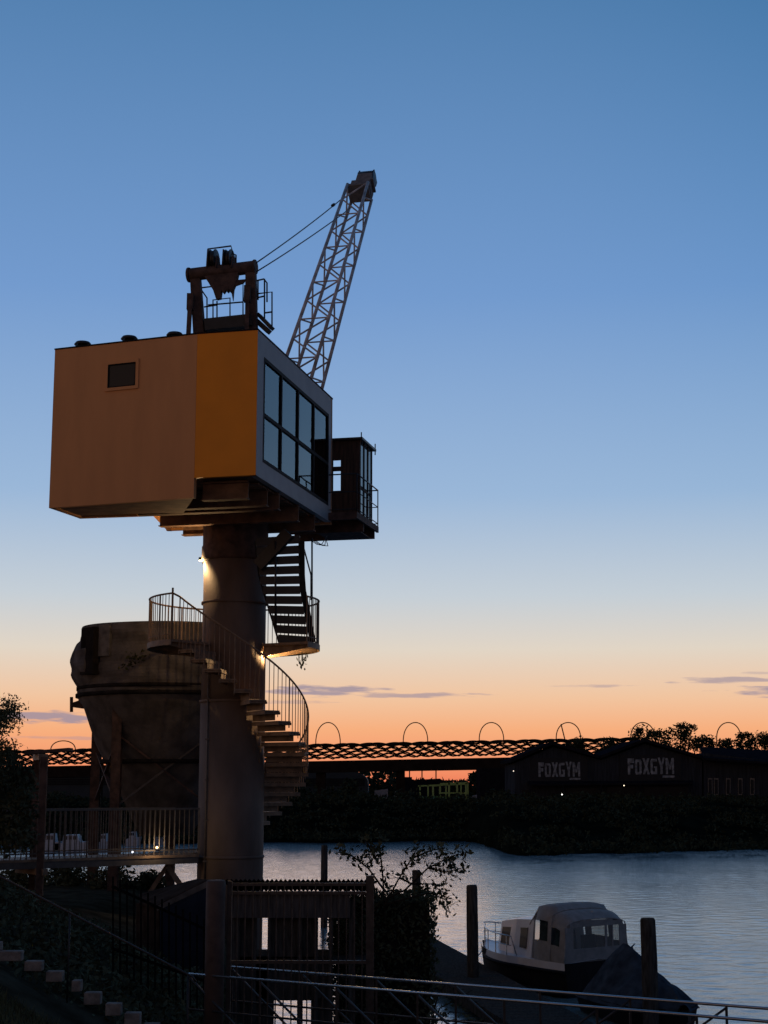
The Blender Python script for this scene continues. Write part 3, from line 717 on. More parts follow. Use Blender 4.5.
def small_light(name, p, m, label, r=.05, power=0, col=(1, .7, .4)):
    o = MB(); o.lathe([(r*.5, p.z-r), (r, p.z-r*.4), (r, p.z+r*.4), (r*.4, p.z+r)], (p.x, p.y), 10)
    ob_ = o.build(name, m); tag(ob_, label, 'lamp')
    if power:
        l = bpy.data.lights.new('lamp_light', 'POINT'); l.energy = power; l.color = col; l.shadow_soft_size = r
        lo = bpy.data.objects.new('lamp_light', l); COL.objects.link(lo); lo.parent = ob_; lo.location = (0, -.12, .1)
    return ob_
small_light('deck_lamp', P(157, 847.5, 37.5), WARMDIM, 'small glowing warm lamp low on the footbridge railing', .028, 9.0)
small_light('marker_lamp', P(132.5, 852, 37.0), COOLLAMP, 'tiny cool white marker light on the footbridge edge', .022)

# ------------------------------------------------------------------ old concrete hopper
YHP = 44.5
HX, HY = P(169, 700, YHP).x, YHP
hop = thing('concrete_hopper', (HX, HY, 1.4), 'derelict weathered concrete silo hopper on steel legs behind the column', 'silo')
zz = lambda py: P(100, py, YHP).z
hw = lambda px: (169-px)/FPX*YHP/cT*1.0
R0 = hw(82)*1.0
rr = random.Random(11)
rip = [(rr.uniform(3, 9), rr.uniform(0, 6), rr.uniform(.005, .02)) for _ in range(5)]
def rough(r, z, a): return r*(1+sum(c*sin(b*a*1.0+z*2.3*b+p)*.25 for b, p, c in [(int(f), ph, am) for f, ph, am in rip]))
def drumr(r, z, a):
    r = rough(r, z, a); d = math.degrees(a)
    if 172 < d < 226 and zz(690) < z < zz(645): r += .25*max(0, min(1, (z-zz(691))/.42, (zz(641)-z)/.42))*min(1, (d-172)/3, (226-d)/3)
    return r
prof = []
pys = [700, 694, 691] + list(range(688, 634, -3)) + [632, 630]
for py in pys: prof.append((R0+(.05 if 691 <= py <= 697 else 0)-(.02 if py < 632 else 0), zz(py)))
dm = MB(); n = 96; dm.lathe(prof+[(R0-.18, zz(630)), (R0-.2, zz(660))], (HX, HY), n, smooth=False, closed=False, rfun=drumr)
drum = dm.build('drum', CONC, hop)
# dark panel painting an opening's shade, door leaf beside it, left front of drum
def onr(px, ex): 
    x = P(px, 660, YHP).x-HX; return atan2(-sqrt(max(.01, (R0+ex)**2-x*x)), x)
for nm, px0, px1, py0, py1, m_, ex in (('opening_shade', 97, 111, 634, 679, CONCDK, .03), ('door_leaf', 111, 123, 632, 662, CONCLT, .05)):
    q = MB(); aa = [onr(px0+(px1-px0)*i/5, ex) for i in range(6)]
    ex2 = ex+ (.2 if nm == 'opening_shade' else .02)
    vs = []
    for a_ in aa:
        for z_ in (zz(py1)-.0, zz(py0)): 
            for r_ in (R0-.1, R0+ex2): vs.append((HX+r_*cos(a_), HY+r_*sin(a_), z_))
    fs = []
    for i in range(5): o = i*4; fs += [(o+1, o+5, o+7, o+3), (o, o+2, o+6, o+4), (o, o+4, o+5, o+1), (o+2, o+3, o+7, o+6)]
    fs += [(0, 1, 3, 2), (20, 22, 23, 21)]
    q.add(vs, fs); bm_fix(q.build(nm, m_, drum))
sl = MB(); pr = [(hw(100)*.36, zz(835)), (hw(120)*.80, zz(806)), (hw(118)*1.0, zz(780)), (hw(100), zz(745)), (hw(86), zz(707)), (hw(83)+.03, zz(701)), (hw(83)+.03, zz(698.5))]
sl.lathe(pr, (HX, HY), 64, smooth=True, closed=True, rfun=rough); cone = sl.build('cone', CONC, hop)
bn_ = MB()
for py, r_ in ((697, hw(82)+.07), (762, hw(107)+.05), (690, hw(82)+.05)): bn_.lathe([(r_-.08, zz(py)-.06), (r_+.02, zz(py)-.05), (r_+.02, zz(py)+.05), (r_-.08, zz(py)+.06)], (HX, HY), 64, closed=False)
bn_.build('band', CONCDK, cone)
bt = MB(); p = P(85, 705, YHP); bt.prism([P(86, 698, YHP), P(86, 709, YHP), P(71, 707, YHP), P(71, 703, YHP)], (0, .14, 0)); bt.tube([P(71.5, 697, YHP+.07), P(71.5, 712, YHP+.07)], .05, 6); bt.build('bracket', RUSTSTEEL, hop)
legs = []
for d in (166, 239, 311, 22, 94):
    a = radians(d); r_ = 2.2; c = V((HX+r_*cos(a), HY+r_*sin(a), 0)); legs.append(c)
    q = MB(); w = .13
    for t in (-1, 1): q.box(c.x-w, c.x+w, c.y+t*w-.015, c.y+t*w+  .015, -1.2, zz(702))
    q.box(c.x-.015, c.x+.015, c.y-w+.016, c.y+w-.016, -1.2, zz(702)); q.build('leg', RUSTSTEEL, hop)
for i, j, za, zb_ in ((1, 2, 806, 736), (2, 1, 806, 736), (0, 1, 803, 742), (1, 0, 800, 750)):
    q = MB(); q.bar(z3(legs[i], zz(za)), z3(legs[j], zz(zb_)), .09, .05); q.build('cross_brace', GALV if (i, j) == (1, 2) else RUSTSTEEL, hop)
wd_ = MB(); rnd = random.Random(8)
for (px, py, n_) in ((136, 658, 40), (148, 656, 30), (160, 652, 20), (127, 664, 16)):
    c = P(px, py, YHP-2.5)
    for k in range(n_): wd_.leaf(c+V((rnd.gauss(0, .12), rnd.gauss(0, .06), rnd.gauss(0, .07))), .13, rnd)
wdo = wd_.build('wall_weeds', LEAFMID); tag(wdo, 'straggly weeds sprouting from the ledge of the concrete hopper', 'weeds')

# ------------------------------------------------------------------ near bank: steps, handrail, fence, gate, posts, sheds
YS = 21.3
steps = thing('stone_stairway', P(70, 990, YS), 'flight of pale stone steps descending the grass slope', 'stairs')
for (px, py, w, h) in ((-8, 946, 16, 7), (10, 955.5, 22, 8), (33, 965.5, 17, 8), (54, 976, 16, 8.5), (76, 985.5, 9, 9), (92, 998, 16, 10), (113, 1009, 15, 10), (132, 1019, 15, 11), (151, 1030, 15, 11)):
    p = P(px, py, YS); k = YS/FPX
    q = MB(); q.box(p.x-w/2*k, p.x+w/2*k, YS, YS+.16, p.z-h/2*k-.02, p.z+h/2*k); q.build('step', STONE, steps, .012)
hrl = thing('stair_handrail', P(100, 990, 22.6), 'long thin steel handrail sloping down beside the stone steps', 'handrail')
q = MB(); q.tube([P(-60, 846, 22.6), P(0, 876.5, 22.6), P(193, 977, 22.6), P(196, 982, 22.6)], .016, 8)
q.build('rail', DARKRAIL, hrl)
for px in (-30, 70, 188):
    q = MB(); t = (px)/193; p = P(px, 876.5+100.5*t, 22.6); q.tube([p, V((p.x, p.y, near_z(p.x, p.y)-.1))], .014, 6); q.build('post', BLACKSTEEL, hrl)
# picket fence stepping down
fen = thing('picket_fence', P(160, 985, 25.0), 'black metal picket fence running down the dark slope to the brown post', 'fence')
q = MB(); ft = lambda px: 889+(px-118)*.46
q.bar(P(112, ft(112), 25), P(206, ft(206), 25), .04, .04); q.bar(P(112, ft(112)+62, 25), P(206, ft(206)+52, 25), .04, .04); q.build('rail', MATTEBLK, fen)
q = MB()
for i in range(14):
    px = 113+i*7.0; a = P(px, ft(px)-10, 25-.03); b = P(px, min(1015, ft(px)+85), 25-.03); q.bar(a, b, .025, .025, up=(1, 0, 0))
q.build('picket', MATTEBLK, fen)
post = P(216, 880, 23.6); q = MB(); q.lathe([(.145, .9), (.145, post.z-.02), (.12, post.z)], (post.x, post.y), 20)
po = tag(q.build('gate_post', REDPOST), 'thick red brown round post at the end of the picket fence', 'post')
gate = thing('metal_gate', P(300, 1030, 24), 'dark steel bar gate between the brown post and a black post', 'gate')
GY = 23.8; q = MB(); zg0 = 1.5
gz1 = P(230, 881, GY).z; ga = P(230, 881, GY); gb2 = P(370, 877, GY)
q.bar(z3(ga, zg0), z3(ga, gz1), .07, .07, up=(0, 1, 0)); q.bar(z3(gb2, zg0-.4), z3(gb2, gz1+.08), .12, .12, up=(0, 1, 0))
for zz_ in (gz1-.05, P(230, 893, GY).z, P(230, 962, GY).z): q.bar(z3(ga+V((.04, 0, 0)), zz_), z3(gb2-V((.065, 0, 0)), zz_), .04, .045)
q.build('gate_frame', DARKRAIL, gate)
q = MB()
for i in range(1, 18):
    p = lerp(ga, gb2, i/18); q.bar(z3(p, zg0), z3(p, gz1-.02), .018, .018, up=(0, 1, 0))
q.build('bars', DARKRAIL, gate)

# open timber boathouse on piles behind the gate
YB = 29.0
bh = thing('boat_shed', (P(290, 900, YB).x, YB+1, 0), 'dark open boat shed with corrugated roof on piles behind the gate', 'shed')
zr = P(300, 879.5, YB).z; xl, xr = P(222, 900, YB).x, P(374, 900, YB).x
q = MB(); nC = 34*4; vs = []
for j, (yy, dz) in enumerate(((YB-.15, 0), (YB+2.3, -.34))):
    for sgn in (0, -.012):
        for i in range(nC+1): vs.append((xl+(xr-xl)*i/nC, yy, zr+dz+.022*sin(i*pi/2)+sgn))
m_ = nC+1
fs = []
for i in range(nC):
    fs += [(i, i+1, 2*m_+i+1, 2*m_+i), (m_+i+1, m_+i, 3*m_+i, 3*m_+i+1), (i+1, i, m_+i, m_+i+1), (2*m_+i, 2*m_+i+1, 3*m_+i+1, 3*m_+i)]
q.add(vs, fs); bm_fix(q.build('corrugated_roof', DKTIN, bh))
q = MB(); q.box(xl+.1, P(350, 900, YB).x, YB, YB+.05, P(300, 918, YB).z, P(300, 893, YB).z)
q.box(xl+.1, P(352, 900, YB).x, YB-.06, YB-.001, P(300, 894.5, YB).z, P(300, 891, YB).z); q.build('fascia', mat('grey weathered boards', (.075, .068, .066), .9, var=.4, scale=4, spec=0, stretch=(5, 5, .5)), bh)
for px, w in ((236, .14), (255.5, .05), (269.5, .05), (316.5, .06), (331, .08), (352, .12), (300, .08)):
    x = P(px, 900, YB).x; q = MB(); q.box(x-w/2, x+w/2, YB+.06, YB+.06+w, -1.2, zr-.36); q.build('pile', DKWOOD, bh)
q = MB()
for a, b, y0_, y1_ in ((270, 316, 917, 960), (238, 254.5, 917, 962), (256, 268.5, 958, 1000), (316, 330, 958, 1000), (238, 274, 958, 1003), (274, 316, 958, 1002)):
    q.box(P(a, 900, YB).x, P(b, 900, YB).x, YB+.2, YB+.25, P(300, y1_, YB).z, P(300, y0_, YB).z)
q.build('wall', DKWOOD, bh)
q = MB()
for a, b in ((239, 274), (311, 332)): q.box(P(a, 900, YB).x, P(b, 900, YB).x, YB+.3, YB+.34, -1, P(300, 1001, YB).z)
q.box(xl+.1, xr, YB+.26, YB+2.2, P(300, 966, YB).z, P(300, 962, YB).z); q.build('floor', DKWOOD, bh)

# ivy-covered mooring block
YI = 30.6; ix0, ix1 = P(333, 900, YI).x, P(434, 900, YI).x; iz = P(400, 899, YI).z
iv = thing('ivy_block', ((ix0+ix1)/2, YI+.8, 0), 'tall block overgrown with dark ivy beside the boat shed', 'overgrown block')
q = MB(); q.box(ix0+.08, ix1-.08, YI+.1, YI+1.7, -1.2, iz-.08); q.build('concrete_core', CONCDK, iv)
q = MB(); rnd = random.Random(21)
for k in range(5200):
    s_ = rnd.random()
    if s_ < .62: p = (rnd.uniform(ix0, ix1), YI+rnd.uniform(-.1, .16), rnd.uniform(.1, iz))
    elif s_ < .8: p = (rnd.uniform(ix0, ix1), YI+rnd.uniform(0, 1.7), iz+rnd.gauss(0, .05)+.05*sin(rnd.random()*9))
    else: p = (rnd.choice((ix0, ix1))+rnd.gauss(0, .045), YI+rnd.uniform(0, 1.7), rnd.uniform(.1, iz))
    q.leaf(p, .11, rnd)
for k in range(1300):
    px = rnd.uniform(333, 362); p = P(px, rnd.uniform(912, 985), YI-.4); q.leaf(p+V((rnd.gauss(0, .1), rnd.uniform(-.1, .3), rnd.gauss(0, .1))), .11, rnd)
q.build('ivy_leaves', LEAFDK, iv)

# shed with pale edge and blue side, low below the footbridge
YH = 31.5
sh = thing('small_shed', (P(170, 930, YH).x, YH, 1.3), 'low shed with brown roof and blue gable side below the footbridge', 'shed')
a, b = P(160, 905, YH), P(207, 880, YH); q = MB()
q.prism([P(160, 908, YH), P(207, 886, YH), P(207, 970, YH), P(160, 970, YH)], (0, .06, 0)); q.build('blue_side', BLUESIDE, sh)
q = MB(); q.prism([P(157, 906, YH-.02), P(157, 911, YH-.02), P(209, 886.5, YH-.02), P(209, 880, YH-.02)], (0, .09, 0)); q.build('verge_board', CONCLT, sh)
q = MB(); q.prism([P(157, 905, YH+.08), P(209, 879.5, YH+.08), P(196, 879, YH+3.2), P(139, 894, YH+3.2), P(139, 903, YH+1.0)], UP*-.05); q.build('roof', SHEDROOF, sh)
q = MB(); q.prism([P(159, 909, YH+.06), P(159, 970, YH+.06), P(136, 960, YH+1.2), P(136, 903, YH+1.2)], V((.08, .05, 0))); q.build('boarded_side', SHEDROOF, sh)

# gangway with braced handrails
gw = thing('gangway', P(500, 1040, 21.5), 'steel gangway with paired handrails and diagonal braces crossing the foreground', 'gangway')
ga0, ga1 = P(232, 967, 24.6), P(800, 1001.6, 19.9); gz = ga0.z
ga1.z = gz
gdir = (ga1-ga0).normalized(); gper = V((-gdir.y, gdir.x, 0))*-1.0
gend = ga1+gdir*3.0; Lg = (gend-ga0).length
for side in (0, 1.05):
    q = MB(); o_ = gper*side
    a, b = ga0+o_, gend+o_
    hq_ = MB(); hq_.tube([a, b], .020, 8); hq_.build('handrail', STEELRAIL, gw)
    q.tube([a-UP*.5, b-UP*.5], .016, 6); q.bar(a-UP*1.02, b-UP*1.02, .08, .12)
    npst = 9
    for i in range(npst+1): q.bar(lerp(a, b, i/npst)-UP*1.0, lerp(a, b, i/npst), .03, .03, up=(0, 1, 0))
    for i in range(npst):
        p0, p1 = lerp(a, b, i/npst), lerp(a, b, (i+1)/npst)
        if i < 4: q.tube([p0-UP*.03, p1-UP*.98], .017, 6)
        else: q.tube([p0-UP*.98, p1-UP*.03], .017, 6)
    q.build('braced_railing', DARKRAIL, gw)
q = MB(); a, b = ga0-UP*1.0, gend-UP*1.0
q.prism([a+gper*.06, b+gper*.06, b+gper*.99, a+gper*.99], UP*-.05); q.build('deck', DKWOOD, gw)

# ------------------------------------------------------------------ jetty, mooring posts, boats
jt = thing('jetty', (2.5, 37, 0), 'low dark timber jetty beside the moored cabin cruiser', 'jetty')
j0, j1 = Pz(432, 937, .42), Pz(610, 1032, .42); jd = (j1-j0).normalized(); jp = V((jd.y, -jd.x, 0))
if jp.x > 0: jp = -jp
n = 46
q = MB(); rnd = random.Random(4)
for i in range(n):
    a, b = lerp(j0, j1, i/n), lerp(j0, j1, (i+.93)/n); w = 1.75+rnd.uniform(-.03, .03)
    q.prism([a, b, b+jp*w, a+jp*w], UP*-.06)
q.build('deck_boards', DKWOOD, jt)
q = MB(); q.bar(j0-UP*.18, j1-UP*.18, .16, .22); q.bar(j0-UP*.18+jp*1.68, j1-UP*.18+jp*1.68, .16, .22); q.build('edge_beam', DKWOOD, jt)
q = MB(); 
for i in range(7):
    c = lerp(j0, j1, (i+.5)/7)+jp*.85; q.obox(c+UP*-.45, jd*.55, jp*.7, UP*.25)
q.build('float', HULLDK, jt)
def mooring_post(px, pyt, Y, d, label):
    p = P(px, pyt, Y); r_ = d/2; q = MB(); rr = random.Random(int(px))
    q.lathe([(r_, -1.5), (r_*.97, 0.2), (r_*.98, p.z*.6), (r_*.93, p.z-.05), (r_*.8, p.z)], (p.x, p.y), 14, rfun=lambda r, z, a: r*(1+.05*sin(3*a+z*2)+.03*sin(7*a)))
    tag(q.build('mooring_post', DKWOOD), label, 'mooring post', 'timber mooring posts')
mooring_post(472, 885, 41.2, .31, 'tall dark mooring post to the left of the cabin cruiser')
mooring_post(648, 918, 35.0, .36, 'thick mooring post standing against the blue covered boat')
mooring_post(416.5, 870, 48, .28, 'mooring post rising behind the ivy covered block')
mooring_post(324.5, 845, 60, .27, 'mooring post seen above the corrugated shed roof')

def cruiser():
    h = V((-.6, .8, 0)).normalized(); L_ = 4.4; r = V((h.y, -h.x, 0)); B = 1.25
    o = V((5.5, 40.9, 0))
    t = thing('cabin_cruiser', o, 'small white cabin cruiser with grey canvas canopy moored at the jetty', 'boat')
    def W_(s, x, z): return o+h*(s*L_)+r*x+UP*z
    def bm_(s): return B*(1-.06*(1-s)) if s < .45 else B*max(0.02, (1-((s-.45)/.55)**2.3))
    def sh(s): return .85+.17*s*s
    hb = MB(); ns = 22; prof_n = 7; vs = []
    for i in range(ns+1):
        s = i/ns; b = bm_(s); zs = sh(s)
        keel = -.3+.35*max(0, s-.75)*4*.25
        ring = [(-b, zs), (-b*.97, zs-.28), (-b*.88, .02), (0, keel), (b*.88, .02), (b*.97, zs-.28), (b, zs)]
        rk = .10*max(0, s-.7)/.3
        vs += [W_(s+(rk*(zz_-.0)/L_*2 if zz_ > 0 else 0), x, zz_) for x, zz_ in ring]
    fs = [(i*7+j, (i+1)*7+j, (i+1)*7+j+1, i*7+j+1) for i in range(ns) for j in range(6)] + [tuple(range(7))]
    hb.add(vs, fs, False); bm_fix(hb.build('hull', HULLDK, t))
    bw = MB()
    for sg in (-1, 1):
        vs = []
        for i in range(ns+1):
            s = i/ns; b_ = bm_(s)+.012; vs += [W_(s, sg*b_, sh(s)+.012), W_(s, sg*(b_-.01), sh(s)-.2+.03*s)]
        bw.add(vs, [(2*i, 2*i+1, 2*i+3, 2*i+2) for i in range(ns)], True)
    bm_fix(bw.build('bulwark', GELCOAT, t))
    rb = MB()
    for sg in (-1, 1): rb.tube([W_(i/ns*.99, sg*(bm_(i/ns)+.02), sh(i/ns)-.21) for i in range(ns+1)], .045, 6)
    for sg in (-1, 1): rb.tube([W_(i/ns*.97, sg*(bm_(i/ns)*.90+.03), .10) for i in range(ns)], .09, 6)
    rb.build('rubbing_strake', HULLDK, t)
    dk = MB(); vs = []
    for i in range(ns+1): s = i/ns; vs += [W_(s, -bm_(s)*.97, sh(s)-.01), W_(s, 0, sh(s)+.05), W_(s, bm_(s)*.97, sh(s)-.01)]
    dk.add(vs, [(i*3+j, i*3+j+1, (i+1)*3+j+1, (i+1)*3+j) for i in range(ns) for j in range(2)]); dk.build('deck', GELCOAT, t)
    # trunk cabin ahead of the windscreen
    cbn = MB(); secs = [(.33, 1.0, .96), (.5, .94, .90), (.67, .78, .76), (.76, .5, .30)]
    vs = []
    for s, w, hh in secs: z0 = sh(s); vs += [W_(s, -w, z0), W_(s, -w*.86, z0+hh), W_(s, 0, z0+hh+.06), W_(s, w*.86, z0+hh), W_(s, w, z0)]
    k = len(secs); fs = [(i*5+j, i*5+j+1, (i+1)*5+j+1, (i+1)*5+j) for i in range(k-1) for j in range(4)] + [(4, 3, 2, 1, 0), tuple((k-1)*5+j for j in range(5))]
    cbn.add(vs, fs); cabn = bm_fix(cbn.build('cabin', GELCOAT, t))
    for sg in (-1, 1):
        wq = MB()
        def sp(s, f):
            for (s0, w0, h0), (s1, w1, h1) in zip(secs, secs[1:]):
                if s0 <= s <= s1+1e-6:
                    k_ = (s-s0)/(s1-s0); w = w0+(w1-w0)*k_; hh = h0+(h1-h0)*k_; return W_(s, sg*(w*(1-.14*f)+.012), sh(s)+hh*f)
        wq.prism([sp(.38, .22), sp(.66, .25), sp(.65, .80), sp(.38, .78)], r*sg*.012); wq.build('cabin_window', WINYL, cabn)
    # windscreen
    wsq = MB(); zc = sh(.36)+.82
    wpts = [(.35, -.86), (.42, -.5), (.42, .5), (.35, .86)]
    for (s0, x0), (s1, x1) in zip(wpts, wpts[1:]):
        wsq.prism([W_(s0+.02, x0, zc), W_(s1+.02, x1, zc+.03), W_(s1-.06, x1*.93, zc+.46), W_(s0-.05, x0*.93, zc+.43)], h*.02)
    ws = wsq.build('windscreen', GLASSCAB, t)
    wfq = MB()
    for (s0, x0) in wpts: wfq.tube([W_(s0+.02, x0, zc), W_(s0-.05, x0*.93, zc+.45)], .022, 6)
    wfq.tube([W_(s0-.05, x0*.93, zc+.45) for s0, x0 in wpts], .022, 6); wfq.build('windscreen_frame', STEELRAIL, ws)
    # canvas canopy: arched frames lofted, soft sag between them
    fr_ = [(.315, .97, 1.16), (.285, 1.06, 1.36), (.235, 1.11, 1.40), (.16, 1.14, 1.37), (.13, 1.15, 1.26), (.09, 1.16, 1.25), (.055, 1.16, 1.18), (.01, 1.15, 1.04)]
    dr_ = lambda s: .06 if s > .14 else .12
    cp = MB(); vs = []; nA = 14
    for s, w, ht in fr_:
        for j in range(nA+1):
            f = j/nA*2-1; x = w*math.copysign(min(1, abs(f)*1.45)**.9, f); edge = max(0, (abs(f)-.62)/.38)
            z = (ht-dr_(s)*(abs(f)/.62)**3.5 if abs(f) <= .62 else (ht-dr_(s))*(1-edge)+.0*edge)
            xx = w*(.90*abs(f)/.62 if abs(f) <= .62 else .90+.10*edge**.7)*math.copysign(1, f)
            vs.append(W_(s, xx, sh(s)+max(.0, z)))
    m1 = nA+1; k = len(fr_)
    cut = [(i, j) for i in (1, 2, 4, 5) for j in (1, 12)]        # openings for the side windows
    fs = [(i*m1+j, i*m1+j+1, (i+1)*m1+j+1, (i+1)*m1+j) for i in range(k-1) for j in range(nA) if (i, j) not in cut]
    cp.add(vs, fs, True)
    s_, w_, h_ = fr_[-1]; z0_ = sh(s_)
    def rear(x0, x1, za, zb2): cp.prism([W_(s_-.002, x0, z0_+za), W_(s_-.002, x1, z0_+za), W_(s_-.002, x1, z0_+zb2), W_(s_-.002, x0, z0_+zb2)], h*.012)
    wt = h_-.17
    rear(-w_*.985, w_*.985, 0, .34); rear(-w_*.97, -.82, .34, wt); rear(.82, w_*.95, .34, wt); rear(.30, .38, .34, wt); rear(.56, .60, .34, wt); rear(-.95, .95, wt, h_-.05); rear(-.6, .6, h_-.05, h_-.012)
    cpy = cp.build('canopy', CANVAS, t)
    for sg_, j in ((-1, 1), (1, 12)):
        for i in (1, 2, 4, 5):
            wq = MB(); q4 = [vs[i*m1+j], vs[i*m1+j+1], vs[(i+1)*m1+j+1], vs[(i+1)*m1+j]]; wq.add([q+r*sg_*.004 for q in q4], [(0, 1, 2, 3)]); wq.build('side_window', VINYL, cpy)
    for x0, x1 in ((-.82, .30), (.38, .56), (.60, .82)):
        wq = MB(); wq.add([W_(s_, x0, z0_+.34), W_(s_, x1, z0_+.34), W_(s_, x1, z0_+wt), W_(s_, x0, z0_+wt)], [(0, 1, 2, 3)]); wq.build('rear_window', VINYL, cpy)
    st_ = MB(); st_.prism([W_(.13, -.75, z0_+.1), W_(.13, -.2, z0_+.1), W_(.14, -.2, z0_+.75), W_(.14, -.75, z0_+.75)], h*.06); st_.prism([W_(.13, .0, z0_+.1), W_(.13, .55, z0_+.1), W_(.14, .5, z0_+.6), W_(.14, .05, z0_+.6)], h*.06); st_.build('seat_backs', HULLDK, t)
    def arch(s, w, ht):
        return [W_(s, w*f/.62*.905*(1 if abs(f) <= .62 else 1), sh(s)+ht+.012-dr_(s)*(abs(f)/.62)**3.5) for f in [-.62+1.24*i/14 for i in range(15)]]
    for k_ in (0, 4, 7):
        hq_ = MB(); a_ = arch(*fr_[k_]); hq_.tube([W_(fr_[k_][0], -fr_[k_][1]-.012, sh(fr_[k_][0]))]+a_+[W_(fr_[k_][0], fr_[k_][1]+.012, sh(fr_[k_][0]))], .016, 5); hq_.build('canopy_hoop', mat('pale canvas seam', (.26, .25, .24), .8), cpy)
    # bow rail
    bq = MB()
    for hh in (.50, .26):
        pts = [W_(.42, -bm_(.42)*.95, sh(.42)+.02)] if hh > .4 else []
        pts += [W_(s, -bm_(s)*.95, sh(s)+hh) for s in (.46, .5, .6, .7, .8, .9)] + [W_(1.0, -.12, sh(1)+hh), W_(1.01, .0, sh(1)+hh), W_(1.0, .12, sh(1)+hh)] + [W_(s, bm_(s)*.95, sh(s)+hh) for s in (.9, .8, .7, .6, .5)]
        bq.tube(pts, .016 if hh > .4 else .011, 6)
    for s in (.5, .62, .74, .86, .96):
        for sg in (-1, 1): bq.tube([W_(s, sg*bm_(s)*.95, sh(s)), W_(s, sg*bm_(s)*.95, sh(s)+.5)], .014, 5)
    bq.tube([W_(.68, -.2, sh(.68)+.5), W_(.68, -.2, sh(.68)+.62), W_(.76, -.2, sh(.76)+.55), W_(.76, -.2, sh(.76)+.42)], .014, 5)
    bq.build('bow_rail', STEELRAIL, t)
    for s_ in ():
        fq = MB(); c_ = W_(s_, -bm_(s_)-.13, .38); fq.lathe([(.02, .08), (.09, .14), (.10, .36), (.09, .56), (.03, .64)], (c_.x, c_.y), 12); fq.tube([c_+UP*.26, W_(s_, -bm_(s_), sh(s_))], .012, 5); fq.build('fender', FARWHITE, t)
    eq = MB(); eq.tube([W_(-.02, 1.1, .5), W_(-.04, 1.13, 1.0), W_(-.03, 1.1, 1.15)], .025, 6); eq.tube([W_(-.03, 1.1, 1.15), W_(-.01, 1.3, 1.2)], .02, 6); eq.build('stern_pole', BLACKSTEEL, t)
    p0 = W_(.97, -.15, sh(.97)); p1 = P(472, 955, 41.2)
    rp = MB(); rp.tube([lerp(p0, p1, i/10)-UP*.35*4*(i/10)*(1-i/10)*.5 for i in range(11)], .014, 5)
    tag(rp.build('mooring_rope', BOOMPAINT), 'slack rope between the bow of the cruiser and the tall mooring post', 'rope')
    return t
cruiser()

def covered_boat():
    a = Pz(602, 985, .5); b = Pz(694, 1003, .3)
    o = flat((a+b)/2)
    t = thing('covered_dinghy', o, 'open boat covered with a sagging dark blue tarpaulin behind the stern of the cruiser', 'boat')
    A_ = V((5.35, 38.4, 0)); B_ = V((6.55, 35.0, 0)); d = (B_-A_).normalized(); r = V((d.y, -d.x, 0)); L_ = (B_-A_).length
    ns = 16
    def bw(s): return .95*(1-abs(2*s-.75)**3*.30) if s < .85 else .95*max(.12, 1-((s-.4)/.6)**3)
    hb = MB(); vs = []
    for i in range(ns+1):
        s = i/ns; w = bw(s)
        for x, z in ((-w, .45), (-w*.85, 0), (0, -.25), (w*.85, 0), (w, .45)): vs.append(A_+d*L_*s+r*x+UP*z)
    hb.add(vs, [(i*5+j, (i+1)*5+j, (i+1)*5+j+1, i*5+j+1) for i in range(ns) for j in range(4)]+[tuple(range(5)), tuple(ns*5+j for j in range(5))]); bm_fix(hb.build('hull', HULLDK, t))
    tb = MB(); vs = []; rr = random.Random(2)
    rid = [.42, .75, 1.12, 1.38, 1.50, 1.49, 1.40, 1.24, 1.17, 1.10, 1.04, .97, .9, .82, .72, .6, .46]
    for i in range(ns+1):
        s = i/ns; w = bw(s)+.05
        for j in range(11):
            f = j/5-1; x = w*f; z = .38+(rid[i]+.12-.38)*(1-abs(f)**1.25)+rr.uniform(-.025, .025)*(1-abs(f))-.05*sin(i*1.9)*(abs(f) > .3)*(abs(f) < .95)
            vs.append(A_+d*L_*s+r*x+UP*z)
    tb.add(vs, [(i*11+j, i*11+j+1, (i+1)*11+j+1, (i+1)*11+j) for i in range(ns) for j in range(10)], False); tb.build('tarpaulin', TARP, t)
covered_boat()

# ------------------------------------------------------------------ far bank: bridge, gym, trees, frames, boats
YBR = 205.0
def lat_y(px): return 752-px*.0205
br_ = thing('lattice_bridge', P(300, 785, YBR), 'long dark bridge with wavy lattice railing and a row of hoops', 'bridge')
x0, x1 = -60, 640
for lay, dY in ((0, 0), (1, 4.0)):
    q = MB()
    for row in range(5):
        pts = []
        for i in range(0, int((x1-x0)/3)+1):
            px = x0+i*3; ph = (0 if row % 2 == 0 else pi)+lay*1.3
            pts.append(P(px, lat_y(px)+1.0+row*2.8+lay*.4+1.15*math.asin(sin(2*pi*px/13.5+ph+row*.5+lay*.5))/1.57+.35*sin(px*.9+row), YBR+dY))
        q.tube(pts, .095, 4)
    # wavy crest
    q.tube([P(x0+i*2, lat_y(x0+i*2)-2.4*abs(sin(pi*(x0+i*2)/26+lay))+1.4, YBR+dY) for i in range(int((x1-x0)/2))], .13, 4)
    q.build('lattice_railing', BRIDGESTEEL, br_)
q = MB(); q.prism([P(x0, lat_y(x0)+15, YBR), P(x1, lat_y(x1)+16, YBR), P(x1, lat_y(x1)+28, YBR), P(x0, lat_y(x0)+26, YBR)], (0, 4, 0)); q.build('deck_girder', BRIDGESTEEL, br_)
for px in (-30, 90, 200, 316, 396, 526, 600):
    q = MB(); a, b = P(px, 780, YBR+.5), P(px+9, 780, YBR+.5); q.box(a.x, b.x, a.y, a.y+3, 2.5, P(px, lat_y(px)+27, YBR).z); q.build('pier', BRIDGESTEEL, br_)
